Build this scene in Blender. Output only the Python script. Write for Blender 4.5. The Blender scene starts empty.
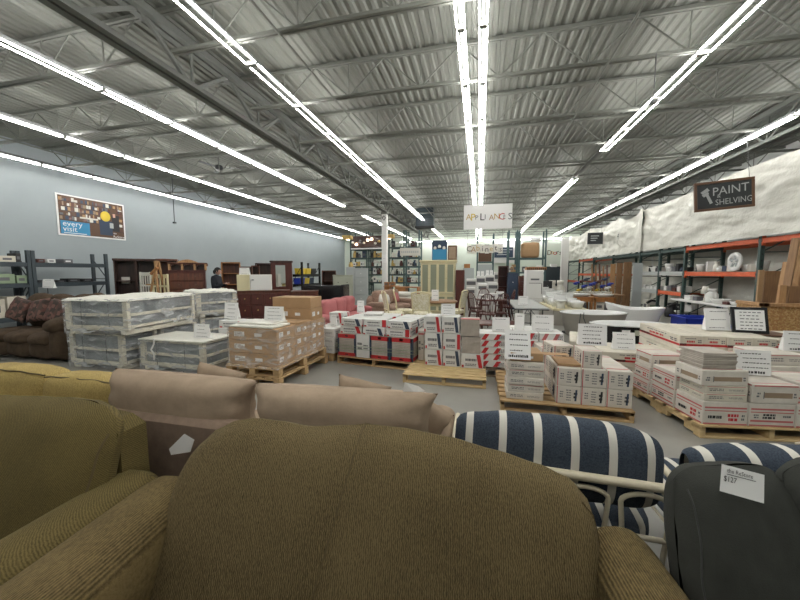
import bpy, math, random
from math import sin, cos, pi, radians, atan, sqrt
from mathutils import Vector, Matrix, noise
random.seed(7)
S = bpy.context.scene
COL = S.collection

# ------------------------------------------------------------ camera geometry (also used to read positions off the floor)
FPX, EYE = 330.0, 1.6
PITCH = atan(28/FPX); YAW = atan(80/FPX*cos(PITCH))
CF = Vector((-sin(YAW)*cos(PITCH), cos(YAW)*cos(PITCH), -sin(PITCH)))
CR = Vector((cos(YAW), sin(YAW), 0)); CU = CR.cross(CF)
def ray(px, py): return CF*FPX + CR*(px-400) + CU*(300-py)
def gz(px, py, z=0.0):
    r = ray(px, py); t = (z-EYE)/r.z; return (r.x*t, r.y*t)
def gy(px, py, Y):
    r = ray(px, py); t = Y/r.y; return (r.x*t, EYE+r.z*t)

# ------------------------------------------------------------ materials
def mat(name, col, rough=.6, metal=0.0, var=None, bump=None, stretch=(1,1,1), emit=None, spec=.5, sheen=0, coat=0, trans=0):
    m = bpy.data.materials.new(name); m.use_nodes = True
    nt = m.node_tree; N = nt.nodes; K = nt.links
    b = N['Principled BSDF']
    b.inputs['Base Color'].default_value = (*col, 1)
    b.inputs['Roughness'].default_value = rough
    b.inputs['Metallic'].default_value = metal
    b.inputs['Specular IOR Level'].default_value = spec
    b.inputs['Sheen Weight'].default_value = sheen
    b.inputs['Coat Weight'].default_value = coat
    b.inputs['Transmission Weight'].default_value = trans
    if emit:
        b.inputs['Emission Color'].default_value = (*emit[0], 1); b.inputs['Emission Strength'].default_value = emit[1]
    if var or bump:
        tc = N.new('ShaderNodeTexCoord'); mp = N.new('ShaderNodeMapping')
        mp.inputs['Scale'].default_value = stretch
        K.new(tc.outputs['Object'], mp.inputs['Vector'])
    if var:
        n = N.new('ShaderNodeTexNoise'); n.inputs['Scale'].default_value = var[0]; n.inputs['Detail'].default_value = 5
        n.inputs['Roughness'].default_value = .65
        K.new(mp.outputs[0], n.inputs['Vector'])
        r = N.new('ShaderNodeMapRange'); r.inputs['From Min'].default_value = .3; r.inputs['From Max'].default_value = .7
        r.inputs['To Min'].default_value = 1-var[1]; r.inputs['To Max'].default_value = 1+var[1]
        K.new(n.outputs['Fac'], r.inputs['Value'])
        x = N.new('ShaderNodeVectorMath'); x.operation = 'SCALE'; x.inputs[0].default_value = col
        K.new(r.outputs[0], x.inputs['Scale']); K.new(x.outputs[0], b.inputs['Base Color'])
    if bump:
        n2 = N.new('ShaderNodeTexNoise'); n2.inputs['Scale'].default_value = bump[0]; n2.inputs['Detail'].default_value = 4
        K.new(mp.outputs[0], n2.inputs['Vector'])
        bp = N.new('ShaderNodeBump'); bp.inputs['Strength'].default_value = bump[1]; bp.inputs['Distance'].default_value = bump[2] if len(bump) > 2 else .005
        K.new(n2.outputs['Fac'], bp.inputs['Height']); K.new(bp.outputs[0], b.inputs['Normal'])
    return m

def ribbed(name, col, col2, axis, freq, strength=.5, dist=.002, fleck=(60,60,60), rough=.95, wob=1.5, coarse=None):
    """woven or corded cloth: ribs along one object axis with flecks of a second colour"""
    m = mat(name, col, rough, spec=.25); nt = m.node_tree; N = nt.nodes; K = nt.links; b = N['Principled BSDF']
    tc = N.new('ShaderNodeTexCoord')
    w = N.new('ShaderNodeTexWave'); w.bands_direction = axis; w.inputs['Scale'].default_value = freq
    w.inputs['Distortion'].default_value = wob; w.inputs['Detail'].default_value = 2; w.inputs['Detail Scale'].default_value = 1.5
    K.new(tc.outputs['Object'], w.inputs['Vector'])
    mp = N.new('ShaderNodeMapping'); mp.inputs['Scale'].default_value = fleck
    K.new(tc.outputs['Object'], mp.inputs['Vector'])
    n = N.new('ShaderNodeTexNoise'); n.inputs['Scale'].default_value = 1; n.inputs['Detail'].default_value = 4; n.inputs['Roughness'].default_value = .6
    K.new(mp.outputs[0], n.inputs['Vector'])
    n3 = N.new('ShaderNodeTexNoise'); n3.inputs['Scale'].default_value = coarse or 5; n3.inputs['Detail'].default_value = 3
    K.new(tc.outputs['Object'], n3.inputs['Vector'])
    a = N.new('ShaderNodeMath'); a.operation = 'MULTIPLY_ADD'; a.inputs[1].default_value = .45
    K.new(w.outputs['Fac'], a.inputs[0]); K.new(n.outputs['Fac'], a.inputs[2])
    a2 = N.new('ShaderNodeMath'); a2.operation = 'MULTIPLY_ADD'; a2.inputs[1].default_value = .5
    K.new(n3.outputs['Fac'], a2.inputs[0]); K.new(a.outputs[0], a2.inputs[2])
    r = N.new('ShaderNodeMapRange'); r.inputs['From Min'].default_value = .65; r.inputs['From Max'].default_value = 1.25
    K.new(a2.outputs[0], r.inputs['Value'])
    mx = N.new('ShaderNodeMix'); mx.data_type = 'RGBA'; mx.inputs['A'].default_value = (*col2, 1); mx.inputs['B'].default_value = (*col, 1)
    K.new(r.outputs[0], mx.inputs['Factor']); K.new(mx.outputs['Result'], b.inputs['Base Color'])
    bp = N.new('ShaderNodeBump'); bp.inputs['Strength'].default_value = strength; bp.inputs['Distance'].default_value = dist
    K.new(a.outputs[0], bp.inputs['Height']); K.new(bp.outputs[0], b.inputs['Normal'])
    return m

def film(name, tint=(.9,.93,.95), alpha=.35, scale=9, rough=.18, stretch=(1,1,3)):
    """clear stretch wrap: see-through with wrinkled shine and milky folds"""
    m = bpy.data.materials.new(name); m.use_nodes = True
    nt = m.node_tree; N = nt.nodes; K = nt.links; b = N['Principled BSDF']; o = N['Material Output']
    b.inputs['Base Color'].default_value = (*tint, 1); b.inputs['Roughness'].default_value = rough
    tc = N.new('ShaderNodeTexCoord'); mp = N.new('ShaderNodeMapping'); mp.inputs['Scale'].default_value = stretch; mp.inputs['Rotation'].default_value = (.3,.25,.1)
    K.new(tc.outputs['Object'], mp.inputs['Vector'])
    n = N.new('ShaderNodeTexNoise'); n.inputs['Scale'].default_value = scale; n.inputs['Detail'].default_value = 6; n.inputs['Distortion'].default_value = 1.2
    K.new(mp.outputs[0], n.inputs['Vector'])
    bp = N.new('ShaderNodeBump'); bp.inputs['Strength'].default_value = .9; bp.inputs['Distance'].default_value = .02
    K.new(n.outputs['Fac'], bp.inputs['Height']); K.new(bp.outputs[0], b.inputs['Normal'])
    r = N.new('ShaderNodeMapRange'); r.inputs['From Min'].default_value = .42; r.inputs['From Max'].default_value = .72
    r.inputs['To Min'].default_value = alpha*.35; r.inputs['To Max'].default_value = min(1, alpha*2.4)
    K.new(n.outputs['Fac'], r.inputs['Value'])
    t = N.new('ShaderNodeBsdfTransparent'); mx = N.new('ShaderNodeMixShader')
    K.new(r.outputs[0], mx.inputs[0]); K.new(t.outputs[0], mx.inputs[1]); K.new(b.outputs[0], mx.inputs[2]); K.new(mx.outputs[0], o.inputs[0])
    return m

def wood(name, c1, c2, scale=3, stretch=(1,12,12), rough=.55, coat=0):
    m = mat(name, c1, rough, coat=coat); nt = m.node_tree; N = nt.nodes; K = nt.links; b = N['Principled BSDF']
    tc = N.new('ShaderNodeTexCoord'); mp = N.new('ShaderNodeMapping'); mp.inputs['Scale'].default_value = stretch
    K.new(tc.outputs['Object'], mp.inputs['Vector'])
    n = N.new('ShaderNodeTexNoise'); n.inputs['Scale'].default_value = scale; n.inputs['Detail'].default_value = 6; n.inputs['Distortion'].default_value = .6
    K.new(mp.outputs[0], n.inputs['Vector'])
    r = N.new('ShaderNodeMapRange'); r.inputs['From Min'].default_value = .32; r.inputs['From Max'].default_value = .68
    K.new(n.outputs['Fac'], r.inputs['Value'])
    mx = N.new('ShaderNodeMix'); mx.data_type = 'RGBA'; mx.inputs['A'].default_value = (*c1, 1); mx.inputs['B'].default_value = (*c2, 1)
    K.new(r.outputs[0], mx.inputs['Factor']); K.new(mx.outputs['Result'], b.inputs['Base Color'])
    return m

def blotch(name, cols, scale=30, rough=.9, dist=0):
    """voronoi cells of several colours: prints, tapestries, chip board"""
    m = mat(name, cols[0], rough); nt = m.node_tree; N = nt.nodes; K = nt.links; b = N['Principled BSDF']
    tc = N.new('ShaderNodeTexCoord'); v = N.new('ShaderNodeTexVoronoi'); v.inputs['Scale'].default_value = scale
    K.new(tc.outputs['Object'], v.inputs['Vector'])
    cr = N.new('ShaderNodeValToRGB'); cr.color_ramp.interpolation = 'CONSTANT'
    sp = N.new('ShaderNodeSeparateColor'); K.new(v.outputs['Color'], sp.inputs[0]); K.new(sp.outputs[0], cr.inputs[0])
    els = cr.color_ramp.elements
    for i, c in enumerate(cols):
        e = els[i] if i < 2 else els.new(i/len(cols))
        e.position = i/len(cols); e.color = (*c, 1)
    K.new(cr.outputs[0], b.inputs['Base Color'])
    return m

G = {}
def setup_mats():
    g = G
    g['steel_grey'] = mat('painted_grey_steel', (.20,.207,.186), .55)
    g['deck'] = mat('roof_deck_paint', (.215,.222,.20), .6, var=(.8,.04))
    g['girder'] = mat('girder_paint', (.155,.163,.15), .6)
    g['wall_blue'] = mat('pale_blue_block_wall', (.325,.365,.38), .8, var=(.6,.05), bump=(60,.15))
    g['wall_green'] = mat('pale_green_wall', (.62,.68,.60), .8, var=(.5,.03))
    g['wall_white'] = mat('white_wall', (.6,.62,.6), .8, var=(.5,.03))
    g['fixture'] = mat('white_fixture_enamel', (.14,.145,.145), .5)
    g['tube'] = mat('fluorescent_tube', (1,1,1), .3, emit=((1.0,.985,.94), 20))
    g['cap'] = mat('lamp_holder', (.3,.3,.28), .5)
    g['dark_metal'] = mat('dark_metal', (.03,.035,.04), .45)
    g['rack_dark'] = mat('dark_slate_rack', (.035,.05,.06), .5)
    g['rack_green'] = mat('dark_green_rack', (.035,.068,.062), .5)
    g['rack_teal'] = mat('faded_teal_rack', (.055,.105,.11), .5)
    g['rack_orange'] = mat('orange_beam', (.62,.11,.035), .5, var=(6,.15))
    g['rack_grey'] = mat('grey_beam', (.42,.44,.43), .5)
    g['plastic'] = mat('white_poly_sheet', (.56,.555,.50), .45, var=(1.2,.03), bump=(7,.55,.03), stretch=(1,1,1.5))
    g['kraft'] = mat('kraft_cardboard', (.40,.25,.13), .8, var=(5,.08))
    g['kraft_dark'] = mat('dusty_cardboard', (.30,.22,.15), .8, var=(5,.1))
    g['carton'] = mat('white_carton', (.60,.56,.50), .7, var=(7,.10))
    g['carton2'] = mat('cream_carton', (.60,.56,.47), .7, var=(7,.12))
    g['carton3'] = mat('cold_white_carton', (.66,.66,.64), .7, var=(7,.06))
    g['red'] = mat('red_ink', (.50,.025,.03), .6)
    g['pink'] = mat('faded_red_ink', (.50,.13,.13), .7)
    g['black'] = mat('black_ink', (.02,.02,.022), .6)
    g['ink'] = mat('grey_ink', (.13,.13,.14), .7)
    g['navy'] = mat('navy_ink', (.03,.05,.09), .6)
    g['blue'] = mat('blue_plastic', (.015,.04,.35), .4)
    g['white'] = mat('white_paint', (.72,.72,.70), .4)
    g['paper'] = mat('white_paper', (.80,.80,.79), .6)
    g['enamel'] = mat('white_glazed_enamel', (.78,.79,.78), .12, coat=.4)
    g['tub_grey'] = mat('primed_tub_side', (.33,.31,.27), .5, var=(6,.06))
    g['pallet'] = wood('pallet_pine', (.52,.36,.18), (.36,.23,.11), 2.5, (2,9,9), .75)
    g['pallet_new'] = wood('fresh_pallet_pine', (.66,.50,.27), (.52,.37,.18), 2.5, (2,9,9), .7)
    g['pallet_old'] = wood('weathered_pallet', (.22,.16,.11), (.14,.10,.07), 2.5, (9,2,9), .8)
    g['walnut'] = wood('dark_walnut', (.055,.022,.014), (.03,.012,.008), 3, (8,8,1), .35, .2)
    g['cherry'] = wood('red_cherry', (.10,.022,.016), (.06,.014,.010), 3, (8,8,1), .35, .2)
    g['mahog'] = wood('brown_mahogany', (.13,.04,.02), (.07,.022,.012), 3, (8,8,1), .4, .2)
    g['oak'] = wood('honey_oak', (.42,.19,.06), (.30,.12,.035), 3, (8,8,1), .45)
    g['pinewood'] = wood('bare_pine', (.50,.30,.14), (.34,.18,.08), 3, (10,10,1), .6)
    g['ply'] = wood('brown_board', (.30,.17,.08), (.20,.11,.055), 3, (10,10,1), .6)
    g['osb'] = blotch('strand_board', [(.42,.25,.10),(.33,.18,.07),(.50,.33,.15),(.38,.20,.08)], 45)
    g['cream'] = mat('cream_lacquer', (.66,.60,.38), .4, var=(4,.05))
    g['cream_seat'] = blotch('cream_floral_seat', [(.70,.66,.50),(.6,.55,.35),(.75,.72,.6)], 40)
    g['glass'] = mat('cabinet_glass', (.28,.30,.22), .08)
    g['glass_dark'] = mat('dark_grey_pane', (.05,.065,.075), .15, var=(5,.25))
    g['slate'] = mat('grey_slab', (.17,.19,.20), .3, var=(4,.25))
    g['crate'] = wood('crate_pine', (.60,.57,.47), (.52,.48,.38), 2.5, (3,9,9), .7)
    g['foam'] = mat('white_foam_wrap', (.72,.71,.64), .6, bump=(12,.6,.03), var=(6,.08))
    g['mirror'] = mat('mirror_glass', (.75,.78,.75), .04, metal=1)
    g['black_lacq'] = mat('black_lacquer', (.012,.012,.014), .25)
    g['file_grey'] = mat('grey_file_cabinet', (.40,.43,.43), .45)
    g['file_green'] = mat('sage_file_cabinet', (.38,.40,.32), .5)
    g['off_white'] = mat('off_white_enamel', (.66,.64,.58), .45)
    g['tabletop'] = mat('grey_table_plastic', (.34,.35,.34), .45, var=(20,.06))
    g['tile'] = mat('bare_floor_tile', (.42,.38,.33), .6, var=(9,.15))
    g['chalk'] = mat('chalk', (.33,.34,.34), .9)
    g['board'] = mat('chalkboard', (.022,.026,.028), .7, var=(4,.2))
    g['frame_wood'] = mat('brown_picture_frame', (.10,.045,.02), .5)
    g['skin'] = mat('skin', (.55,.32,.24), .55)
    g['hair'] = mat('dark_hair', (.012,.010,.010), .7)
    g['jacket'] = mat('navy_jacket', (.010,.013,.022), .8, bump=(20,.3,.01))
    g['yellow'] = mat('yellow_plastic', (.62,.45,.03), .5)
    g['gold'] = mat('yellow_housing', (.50,.34,.10), .5)
    g['light_blue'] = mat('poster_blue', (.04,.25,.46), .6)
    g['green'] = mat('green_label', (.26,.34,.22), .6)
    g['warm_bulb'] = mat('warm_bulb', (1,.85,.6), .3, emit=((1,.75,.5), 6))
    g['shade'] = mat('white_lamp_shade', (.70,.68,.62), .6)
    g['wrap'] = film('clear_stretch_wrap', alpha=.20, scale=4)
    g['wrap_thick'] = film('dusty_stretch_wrap', (.80,.72,.64), .24, 4)
    g['rope'] = mat('black_strap', (.02,.02,.02), .6)
    g['rattan'] = mat('cream_rattan', (.62,.56,.42), .4, var=(8,.06))
    # soft goods
    g['brown_back'] = ribbed('olive_brown_chenille', (.200,.150,.072), (.058,.042,.019), 'X', 42, .8, .004, (170,170,26), wob=5, coarse=3)
    g['brown_arm'] = ribbed('olive_brown_cord', (.190,.138,.060), (.058,.042,.017), 'X', 40, .9, .004, (120,60,60), wob=.6)
    g['brown_pipe'] = mat('olive_brown_piping', (.105,.076,.032), .9, bump=(300,.5))
    g['olive'] = ribbed('olive_green_chenille', (.150,.115,.042), (.065,.049,.018), 'DIAGONAL', 60, .45, .002, (170,170,170), wob=3)
    g['mustard'] = ribbed('mustard_chenille', (.50,.375,.14), (.27,.195,.07), 'DIAGONAL', 50, .5, .003, (80,80,80), wob=8)
    g['beige'] = mat('beige_microsuede', (.315,.24,.172), .95, var=(9,.13), bump=(14,.35,.01), stretch=(1,1,1), spec=.2)
    g['taupe'] = mat('taupe_microsuede', (.215,.155,.115), .95, var=(14,.16), stretch=(1,1,1), spec=.2)
    g['charcoal'] = mat('charcoal_linen', (.040,.042,.037), .95, var=(10,.12), bump=(260,.5,.002), spec=.2)
    g['charcoal_pipe'] = mat('charcoal_seam', (.045,.046,.044), .9)
    g['pinkcloth'] = ribbed('dusty_pink_weave', (.50,.19,.19), (.38,.13,.135), 'X', 30, .3, .002, (60,60,60))
    g['tan'] = blotch('tan_floral_weave', [(.30,.20,.15),(.26,.17,.125),(.34,.23,.17)], 60)
    g['recliner'] = mat('dark_brown_suede', (.075,.052,.034), .95, var=(8,.3), bump=(9,.6,.02), spec=.2)
    g['tapestry'] = blotch('tapestry_print', [(.12,.055,.045),(.05,.035,.028),(.17,.09,.07),(.08,.05,.04)], 16)
    g['black_leather'] = mat('black_leather', (.018,.018,.022), .4)
    # striped denim: white bands across object X
    m = mat('striped_denim', (.03,.05,.09), .95, spec=.2); N = m.node_tree.nodes; K = m.node_tree.links; b = N['Principled BSDF']
    tc = N.new('ShaderNodeTexCoord'); sx = N.new('ShaderNodeSeparateXYZ'); K.new(tc.outputs['Object'], sx.inputs[0])
    md = N.new('ShaderNodeMath'); md.operation = 'PINGPONG'; md.inputs[1].default_value = .079
    K.new(sx.outputs['X'], md.inputs[0])
    gt = N.new('ShaderNodeMath'); gt.operation = 'GREATER_THAN'; gt.inputs[1].default_value = .0615
    K.new(md.outputs[0], gt.inputs[0])
    n = N.new('ShaderNodeTexNoise'); n.inputs['Scale'].default_value = 160; n.inputs['Detail'].default_value = 4; K.new(tc.outputs['Object'], n.inputs['Vector'])
    r = N.new('ShaderNodeMapRange'); r.inputs['From Min'].default_value = .3; r.inputs['From Max'].default_value = .7; K.new(n.outputs['Fac'], r.inputs['Value'])
    mx = N.new('ShaderNodeMix'); mx.data_type = 'RGBA'; mx.inputs['A'].default_value = (.028,.038,.054,1); mx.inputs['B'].default_value = (.064,.080,.105,1)
    K.new(r.outputs[0], mx.inputs['Factor'])
    m2 = N.new('ShaderNodeMix'); m2.data_type = 'RGBA'; m2.inputs['B'].default_value = (.60,.58,.52,1)
    K.new(gt.outputs[0], m2.inputs['Factor']); K.new(mx.outputs['Result'], m2.inputs['A']); K.new(m2.outputs['Result'], b.inputs['Base Color'])
    bp = N.new('ShaderNodeBump'); bp.inputs['Strength'].default_value = .3; bp.inputs['Distance'].default_value = .002
    K.new(n.outputs['Fac'], bp.inputs['Height']); K.new(bp.outputs[0], b.inputs['Normal'])
    g['stripe'] = m
    # polished concrete
    m = mat('sealed_concrete', (.2,.2,.19), .3); N = m.node_tree.nodes; K = m.node_tree.links; b = N['Principled BSDF']
    tc = N.new('ShaderNodeTexCoord'); n = N.new('ShaderNodeTexNoise'); n.inputs['Scale'].default_value = .9; n.inputs['Detail'].default_value = 8; n.inputs['Roughness'].default_value = .65
    K.new(tc.outputs['Object'], n.inputs['Vector'])
    cr = N.new('ShaderNodeValToRGB'); cr.color_ramp.elements[0].position = .3; cr.color_ramp.elements[1].position = .72
    cr.color_ramp.elements[0].color = (.225,.222,.20,1); cr.color_ramp.elements[1].color = (.33,.325,.295,1)
    K.new(n.outputs['Fac'], cr.inputs[0]); K.new(cr.outputs[0], b.inputs['Base Color'])
    r = N.new('ShaderNodeMapRange'); r.inputs['To Min'].default_value = .24; r.inputs['To Max'].default_value = .34; K.new(n.outputs['Fac'], r.inputs['Value']); K.new(r.outputs[0], b.inputs['Roughness'])
    g['concrete'] = m
setup_mats()

# ------------------------------------------------------------ mesh builder
class MB:
    def __init__(s): s.v=[]; s.f=[]; s.m=[]; s.sm=[]; s.mats=[]; s.M=Matrix.Identity(4)
    def mi(s, k):
        if k not in s.mats: s.mats.append(k)
        return s.mats.index(k)
    def add(s, vs, fs, k, smooth=False):
        o = len(s.v); s.v += [tuple(s.M @ Vector(p)) for p in vs]; i = s.mi(k)
        for f in fs: s.f.append(tuple(a+o for a in f)); s.m.append(i); s.sm.append(smooth)
    def at(s, loc=(0,0,0), rz=0, rx=0, ry=0):
        s.M = Matrix.Translation(loc) @ Matrix.Rotation(rz,4,'Z') @ Matrix.Rotation(ry,4,'Y') @ Matrix.Rotation(rx,4,'X'); return s
    def box(s, x0,x1,y0,y1,z0,z1, k, b=0.0):
        if b <= 0:
            vs=[(x,y,z) for x in (x0,x1) for y in (y0,y1) for z in (z0,z1)]
            s.add(vs,[(0,1,3,2),(4,6,7,5),(0,4,5,1),(2,3,7,6),(0,2,6,4),(1,5,7,3)],k); return s
        b=min(b,(x1-x0)*.45,(y1-y0)*.45,(z1-z0)*.45)
        c=((x0+x1)/2,(y0+y1)/2,(z0+z1)/2); h=((x1-x0)/2,(y1-y0)/2,(z1-z0)/2)
        vs=[];idx={}
        for sx in(-1,1):
            for sy in(-1,1):
                for sz in(-1,1):
                    for ax in range(3):
                        e=[h[0]-b,h[1]-b,h[2]-b]; e[ax]=h[ax]
                        idx[(sx,sy,sz,ax)]=len(vs); vs.append((c[0]+sx*e[0],c[1]+sy*e[1],c[2]+sz*e[2]))
        fs=[]
        for ax in range(3):
            u,w=(ax+1)%3,(ax+2)%3
            for sg in(-1,1):
                q=[]
                for a,bb in((-1,-1),(1,-1),(1,1),(-1,1)):
                    k3=[0,0,0];k3[ax]=sg;k3[u]=a;k3[w]=bb;q.append(idx[(*k3,ax)])
                fs.append(tuple(q if sg>0 else q[::-1]))
        for ax in range(3): # edges along ax
            u,w=(ax+1)%3,(ax+2)%3
            for a in(-1,1):
                for bb in(-1,1):
                    k0=[0,0,0];k0[u]=a;k0[w]=bb
                    k0[ax]=-1;A=tuple(k0);k0[ax]=1;B=tuple(k0)
                    q=[idx[(*A,u)],idx[(*B,u)],idx[(*B,w)],idx[(*A,w)]]
                    fs.append(tuple(q if a*bb<0 else q[::-1]))
        for sx in(-1,1):
            for sy in(-1,1):
                for sz in(-1,1):
                    q=(idx[(sx,sy,sz,0)],idx[(sx,sy,sz,1)],idx[(sx,sy,sz,2)])
                    fs.append(q if sx*sy*sz>0 else q[::-1])
        s.add(vs,fs,k); return s
    def tube(s, pts, r, k, seg=8, closed=False, caps=True):
        pts=[Vector(p) for p in pts]; n=len(pts); rs=r if isinstance(r,(list,tuple)) else [r]*n
        vs=[]; up=None
        for i,p in enumerate(pts):
            if closed: t=(pts[(i+1)%n]-pts[i-1])
            else: t=(pts[min(i+1,n-1)]-pts[max(i-1,0)])
            t.normalize()
            if up is None: up=Vector((0,0,1)) if abs(t.z)<.9 else Vector((1,0,0))
            a=t.cross(up)
            if a.length<1e-4: a=t.orthogonal()
            a.normalize(); up2=a.cross(t); up=up2
            for j in range(seg):
                an=2*pi*j/seg+pi/seg; vs.append(p+a*cos(an)*rs[i]+up2*sin(an)*rs[i])
        fs=[]
        for i in range(n if closed else n-1):
            o=i*seg;q=((i+1)%n)*seg
            for j in range(seg): fs.append((o+j,o+(j+1)%seg,q+(j+1)%seg,q+j))
        s.add(vs,fs,k,seg>4)
        if caps and not closed:
            s.add([vs[j] for j in range(seg)],[tuple(range(seg))[::-1]],k); s.add([vs[(n-1)*seg+j] for j in range(seg)],[tuple(range(seg))],k)
        return s
    def loft(s, rings, k, cap0=True, cap1=True, smooth=True):
        n=len(rings[0]); vs=[p for r in rings for p in r]; fs=[]
        for i in range(len(rings)-1):
            for j in range(n): fs.append((i*n+j,i*n+(j+1)%n,(i+1)*n+(j+1)%n,(i+1)*n+j))
        if cap0: fs.append(tuple(range(n))[::-1])
        if cap1: fs.append(tuple((len(rings)-1)*n+j for j in range(n)))
        s.add(vs,fs,k,smooth); return s
    def lathe(s, prof, k, c=(0,0,0), seg=16, sx=1, sy=1):
        return s.loft([[(c[0]+r*cos(2*pi*j/seg)*sx,c[1]+r*sin(2*pi*j/seg)*sy,c[2]+z) for j in range(seg)] for r,z in prof],k)
    def grid(s, fn, nu, nv, k, smooth=True, flip=False):
        vs=[fn(i/nu,j/nv) for i in range(nu+1) for j in range(nv+1)]
        fs=[]
        for i in range(nu):
            for j in range(nv):
                a=i*(nv+1)+j; q=(a,a+nv+1,a+nv+2,a+1); fs.append(q[::-1] if flip else q)
        s.add(vs,fs,k,smooth); return s
    def poly(s, pts, k): s.add(pts,[tuple(range(len(pts)))],k); return s
    def soft(s, c, h, k, e=5.0, n=8, bulge=0.0, wr=0.0, seed=0, squash=None):
        """cushion: rounded box of half sizes h with swollen faces and small wrinkles"""
        vs=[];fs=[];key={}
        def P(ax,sg,a,b):
            p=[0,0,0];p[ax]=sg;p[(ax+1)%3]=a;p[(ax+2)%3]=b
            kk=tuple(round(q,4) for q in p)
            if kk in key: return key[kk]
            q=Vector(p); L=(abs(q.x)**e+abs(q.y)**e+abs(q.z)**e)**(1/e); q/=L
            sw=Vector((1+bulge*(1-p[1]**2)*(1-p[2]**2),1+bulge*(1-p[0]**2)*(1-p[2]**2),1+bulge*(1-p[0]**2)*(1-p[1]**2)))
            r=Vector((q.x*h[0]*sw.x,q.y*h[1]*sw.y,q.z*h[2]*sw.z))
            if wr:
                d=noise.noise(Vector((r.x*7+seed*3.1,r.y*7,r.z*7)))*wr+noise.noise(Vector((r.x*17+seed,r.y*9,r.z*21)))*wr*.5
                r=r*(1+0)+q.normalized()*d
            if squash: r=squash(r)
            key[kk]=len(vs);vs.append((c[0]+r.x,c[1]+r.y,c[2]+r.z));return key[kk]
        T=[math.tan(pi/4*(-1+2*i/n)*.98)/math.tan(pi/4*.98) for i in range(n+1)]
        for ax in range(3):
            for sg in(-1,1):
                for i in range(n):
                    for j in range(n):
                        q=(P(ax,sg,T[i],T[j]),P(ax,sg,T[i+1],T[j]),P(ax,sg,T[i+1],T[j+1]),P(ax,sg,T[i],T[j+1]))
                        fs.append(q if sg>0 else q[::-1])
        s.add(vs,fs,k,True); return s
    def text(s, txt, size, k, c, ux=(1,0,0), uy=(0,0,1), depth=0, align='LEFT', sxx=1.0):
        cu=bpy.data.curves.new('lettering','FONT'); cu.body=txt; cu.size=size; cu.align_x=align; cu.resolution_u=2; cu.extrude=depth
        ob=bpy.data.objects.new('lettering',cu); COL.objects.link(ob)
        dg=bpy.context.evaluated_depsgraph_get(); me=bpy.data.meshes.new_from_object(ob.evaluated_get(dg))
        ux=Vector(ux).normalized();uy=Vector(uy).normalized();nz=ux.cross(uy);c=Vector(c)
        vs=[c+ux*v.co.x*sxx+uy*v.co.y+nz*v.co.z for v in me.vertices]
        s.add(vs,[tuple(p.vertices) for p in me.polygons],k)
        bpy.data.objects.remove(ob); bpy.data.curves.remove(cu); bpy.data.meshes.remove(me); return s
    def build(s, name, parent=None, loc=None, rz=0, sub=0):
        me=bpy.data.meshes.new(name); me.from_pydata([tuple(p) for p in s.v],[],s.f)
        for k in s.mats: me.materials.append(G[k])
        me.polygons.foreach_set('material_index',s.m); me.polygons.foreach_set('use_smooth',s.sm); me.update()
        o=bpy.data.objects.new(name,me); COL.objects.link(o)
        if parent: o.parent=parent
        if loc is not None: o.location=loc
        o.rotation_euler.z=rz
        if sub:
            md=o.modifiers.new('smooth','SUBSURF'); md.levels=sub; md.render_levels=sub
        return o

def tag(o, label, cat, group=None, kind=None):
    o['label']=label; o['category']=cat
    if group: o['group']=group
    if kind: o['kind']=kind
    return o
def struct(o): o['kind']='structure'; return o
def empty(name, loc, rz, label, cat, group=None):
    o=bpy.data.objects.new(name,None); COL.objects.link(o); o.location=loc; o.rotation_euler.z=rz; o.empty_display_size=.1
    return tag(o,label,cat,group)
def kids(o): return [c for c in o.children]
def dup(root, loc, rz=None, label=None, group=None):
    r=root.copy(); COL.objects.link(r); r.location=loc
    if rz is not None: r.rotation_euler.z=rz
    if label: r['label']=label
    if group: r['group']=group
    for ch in kids(root):
        c=ch.copy(); COL.objects.link(c); c.parent=r
        for g in kids(ch):
            d=g.copy(); COL.objects.link(d); d.parent=c
    return r
def ordinal(n): return (['first','second','third','fourth','fifth','sixth','seventh','eighth','ninth','tenth','eleventh','twelfth','thirteenth','fourteenth','fifteenth','sixteenth','seventeenth','eighteenth','nineteenth','twentieth']+['twenty-'+q for q in('first','second','third','fourth','fifth','sixth','seventh','eighth','ninth')]+['thirtieth'])[n]

# ============================================================ THE SETTING
WL, WR, WB, WF = -12.7, 8.6, 30.0, -6.0
DECK, BOT = 5.26, 4.65
b=MB(); b.box(WL-.2,WR+.2,WF-.2,WB+.2,-.1,0,'concrete'); struct(b.build('floor'))
b=MB() # fluted steel deck, ribs running front to back
x=WL; prof=[]
while x<WR:
    prof+= [(x,DECK+.032),(x+.055,DECK+.032),(x+.078,DECK+.004),(x+.127,DECK+.004)]; x+=.15
vs=[];fs=[]
for (px_,pz) in prof: vs+=[(px_,WF,pz),(px_,WB,pz)]
for i in range(len(prof)-1): fs.append((2*i,2*i+1,2*i+3,2*i+2))
b.add(vs,fs,'deck'); b.box(WL-.2,WR+.2,WF-.2,WB+.2,DECK+.06,DECK+.12,'deck'); struct(b.build('ceiling'))
b=MB(); b.box(WL-.2,WL,WF,WB,0,DECK+.05,'wall_blue'); struct(b.build('wall_left'))
b=MB(); b.box(WR,WR+.2,WF,WB,0,DECK+.05,'wall_white'); struct(b.build('wall_right'))
b=MB(); b.box(WL-.2,WR+.2,WB,WB+.2,0,DECK+.05,'wall_green'); struct(b.build('wall_back'))
b=MB(); b.box(WL-.2,WR+.2,WF-.2,WF,0,DECK+.05,'wall_white'); struct(b.build('wall_front'))

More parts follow.
